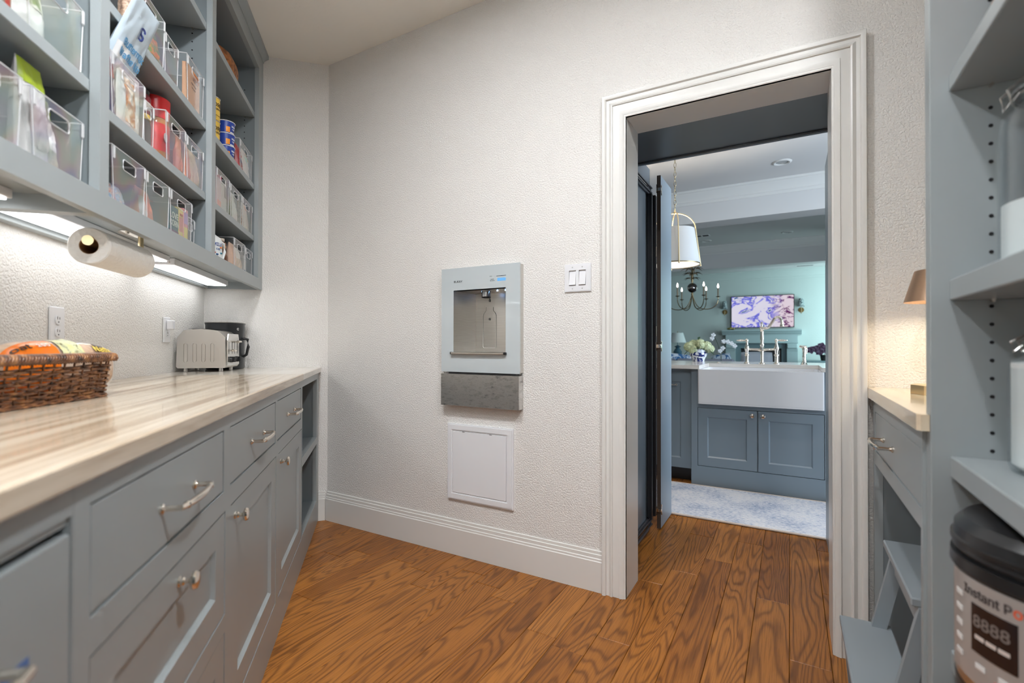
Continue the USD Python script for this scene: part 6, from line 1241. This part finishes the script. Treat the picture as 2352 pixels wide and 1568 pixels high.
def ring_text(t, u, v, z, r, txt, hh, a0, zz, col):
    m = meshkit.text_mesh(txt, hh, .0004, True); p = np.array(m.vertices); p[:, 0] -= (p[:, 0].min() + p[:, 0].max()) / 2; ang = a0 + p[:, 0] / r; rr_ = r + .0008 + p[:, 2]
    part(t, 'lettering', MB().add(np.stack([u + rr_ * np.cos(ang), v + rr_ * np.sin(ang), z + zz + p[:, 1]], -1), m.faces), paint('ink_%s' % '_'.join('%02x' % int(q_ * 255) for q_ in col), col, .5), smooth=False)
ring_text(bt, 2.475, .742, z1_, .050, 'MILK', .014, ta, .066, lin(60, 84, 140)); ring_text(bt, 2.475, .742, z1_, .050, 'oat', .010, ta, .048, lin(90, 110, 150))
for a, zz, c in ((-.35, .035, lin(190, 60, 40)), (-.1, .028, lin(60, 100, 150)), (.3, .06, lin(226, 130, 60)), (.35, .035, lin(60, 130, 150)), (.0, .014, lin(50, 90, 150))):
    q = ta + a
    part(bt, 'print_mark', MB().ball((2.475 + .0500 * math.cos(q), .742 + .0500 * math.sin(q), z1_ + zz), .006, 1, (1, 1, .7)), paint('mark_%s' % '_'.join('%02x' % int(q_ * 255) for q_ in c), c, .5))
br = thing('syrup_bottle', 'bear shaped brown syrup bottle with a pale lid beside the white jug', 'bottle', (2.590, .742, z1_), 'L')
part(br, 'body', MB().lathe([(0, .0008), (.036, .0008), (.042, .012), (.043, .040), (.035, .060), (.030, .068), (.036, .082), (.037, .094), (.030, .108), (.022, .112), (0, .112)], (2.590, .742, z1_), n=32).ball((2.563, .733, z1_ + .104), .011, 1).ball((2.613, .722, z1_ + .104), .011, 1), paint('bear_brown', lin(104, 60, 34), .25))
part(br, 'muzzle', MB().ball((2.565, .710, z1_ + .083), .013, 2, (1, .8, .8)), paint('bear_tan', lin(176, 140, 104), .4))
part(br, 'lid', MB().lathe([(0, .1125), (.026, .1125), (.028, .115), (.028, .126), (.0, .128)], (2.590, .742, z1_), n=28), paint('bear_lid', lin(210, 196, 180), .4))
clear_bin('clear bin with tan packets, middle of the bottom of the right bay', 2.665, 2.868, z1_, .150, front=M_CLEAR)
pouch('packet', 'salmon tan packet at the left of the bottom right bay bin', 'packet', 2.715, .735, z1_ + .004, .065, .115, .04, lin(214, 176, 152), 42)
pouch('packet', 'white and tan packet at the right of the bottom right bay bin', 'packet', 2.800, .735, z1_ + .004, .085, .110, .045, lin(216, 208, 196), 43, bands=(('tan_foot', -.95, .95, -.9, .0, lin(206, 180, 150)), ('black_corner', .6, .95, -.95, -.7, lin(30, 30, 30))))
carton('snack_box', 'dark box at the back of the tan packet bin', 'box', 2.70, 2.82, .86, .90, z1_ + .004, z1_ + .14, lin(44, 40, 40))
clear_bin('clear bin with a white capped bottle, right end of the bottom of the right bay', 2.875, 3.020, z1_, .142, tp=.008, front=M_CLEAR)
wb_ = thing('supplement_bottle', 'white capped bottle with a blue foot in the last bottom bin', 'bottle', (2.945, .745, z1_ + .004), 'L')
part(wb_, 'body', MB().lathe([(0, .0052), (.036, .0052), (.037, .009), (.037, .080), (.030, .090), (0, .090)], (2.945, .745, z1_), n=32), paint('bottle_cream', lin(214, 206, 192), .4))
part(wb_, 'cap', MB().lathe([(0, .0905), (.033, .0905), (.034, .093), (.034, .108), (0, .110)], (2.945, .745, z1_), n=32), paint('cap_white', lin(228, 228, 226), .4))
part(wb_, 'blue_foot', MB().lathe([(.0374, .010), (.0374, .030)], (2.945, .745, z1_), n=32), paint('foot_blue', lin(70, 90, 130), .4))

# bread bag lying in the wicker basket
bg = thing('bread_bag', 'orange and clear printed bag of sliced bread lying in the wicker basket', 'bread', (1.49, .80, .925), 'L')
def loaf(off=0.0, s0=-1, s1=1, a0=0.0, a1=2 * math.pi, n=40, m_=36):
    S_, A = np.meshgrid(np.linspace(s0, s1, n), np.linspace(a0, a1, m_), indexing='ij')
    rx = np.clip(1 - np.abs(S_) ** 5, 0, 1) ** .5; rx = np.maximum(rx, .05)
    wob = 1 + .06 * (meshkit.fbm(np.stack([S_ * 4, np.cos(A) * 2, np.sin(A) * 2], -1), 3, 4) - .5) * 2
    y = (.062 + off) * rx * wob * np.sign(np.cos(A)) * np.abs(np.cos(A)) ** .8; z = (.066 + off) * rx * wob * np.sign(np.sin(A)) * np.abs(np.sin(A)) ** .8
    x = S_ * (.165 + off)
    c_, s_ = math.cos(-.19), math.sin(-.19)
    V_ = np.stack([1.492 + x * c_ - y * s_, .792 + x * s_ + y * c_, .996 + z - .010 * np.maximum(0, S_) ], -1).reshape(-1, 3)
    i, j = np.meshgrid(np.arange(n - 1), np.arange(m_ - 1), indexing='ij'); a = (i * m_ + j).ravel()
    return MB().add(V_, np.stack([a, a + m_, a + m_ + 1, a + 1], 1))
M_LOAF = noisy('loaf_crumb', [(.35, lin(196, 152, 112)), (.55, lin(222, 190, 158)), (.7, lin(232, 212, 190))], 40., .4, .7)
part(bg, 'loaf', loaf(-.003), M_LOAF, smooth=50, label='sliced loaf seen through the bag')
part(bg, 'film', loaf(.0005), M_POUCHC, smooth=50, label='clear bag film')
part(bg, 'orange_print', loaf(.0013, -.97, -.36, -math.pi * 1.42, math.pi * .02 - .35), paint('bread_orange', lin(238, 122, 26), .25), smooth=50)
part(bg, 'pale_print', loaf(.0013, -.30, .10, -math.pi * 1.45, -math.pi * 1.12), noisy('pale_bread_print', [(.4, lin(226, 214, 150)), (.55, lin(206, 210, 170)), (.68, lin(120, 110, 60))], 60., .6), smooth=50)
part(bg, 'label_plate', loaf(.0016, .38, .90, math.pi * .66, math.pi * .90, 20, 10), paint('bread_label_brown', lin(66, 42, 22), .3), smooth=50)
def loaf_text(txt, hh, s_, a_, col, bold=True):
    m = meshkit.text_mesh(txt, hh, .0004, bold); p = np.array(m.vertices); p[:, 0] -= (p[:, 0].min() + p[:, 0].max()) / 2
    V_ = []
    for x_, y_, d_ in p:
        S_, A = s_ + x_ / .165, a_ - y_ / .066
        rx = max(max(0, 1 - abs(S_) ** 5) ** .5, .05); o_ = .0030 + d_
        wob = 1 + .06 * float(meshkit.fbm(np.array([S_ * 4, math.cos(A) * 2, math.sin(A) * 2]), 3, 4) - .5) * 2
        y = (.062 + o_) * rx * wob * math.copysign(abs(math.cos(A)) ** .8, math.cos(A)); z = (.066 + o_) * rx * wob * math.copysign(abs(math.sin(A)) ** .8, math.sin(A)); x = S_ * (.165 + o_)
        c_, s2 = math.cos(-.19), math.sin(-.19)
        V_.append((1.492 + x * c_ - y * s2, .792 + x * s2 + y * c_, .996 + z - .010 * max(0, S_)))
    part(bg, 'lettering', MB().add(V_, m.faces), paint('ink_%s' % '_'.join('%02x' % int(q_ * 255) for q_ in col), col, .5), smooth=False)
loaf_text("Nature's", .019, .64, math.pi * .82, lin(226, 196, 90))
loaf_text('100', .012, -.52, -math.pi * 1.25, lin(240, 236, 226))
loaf_text('oat', .018, -.80, -math.pi * 1.25, lin(60, 40, 20))
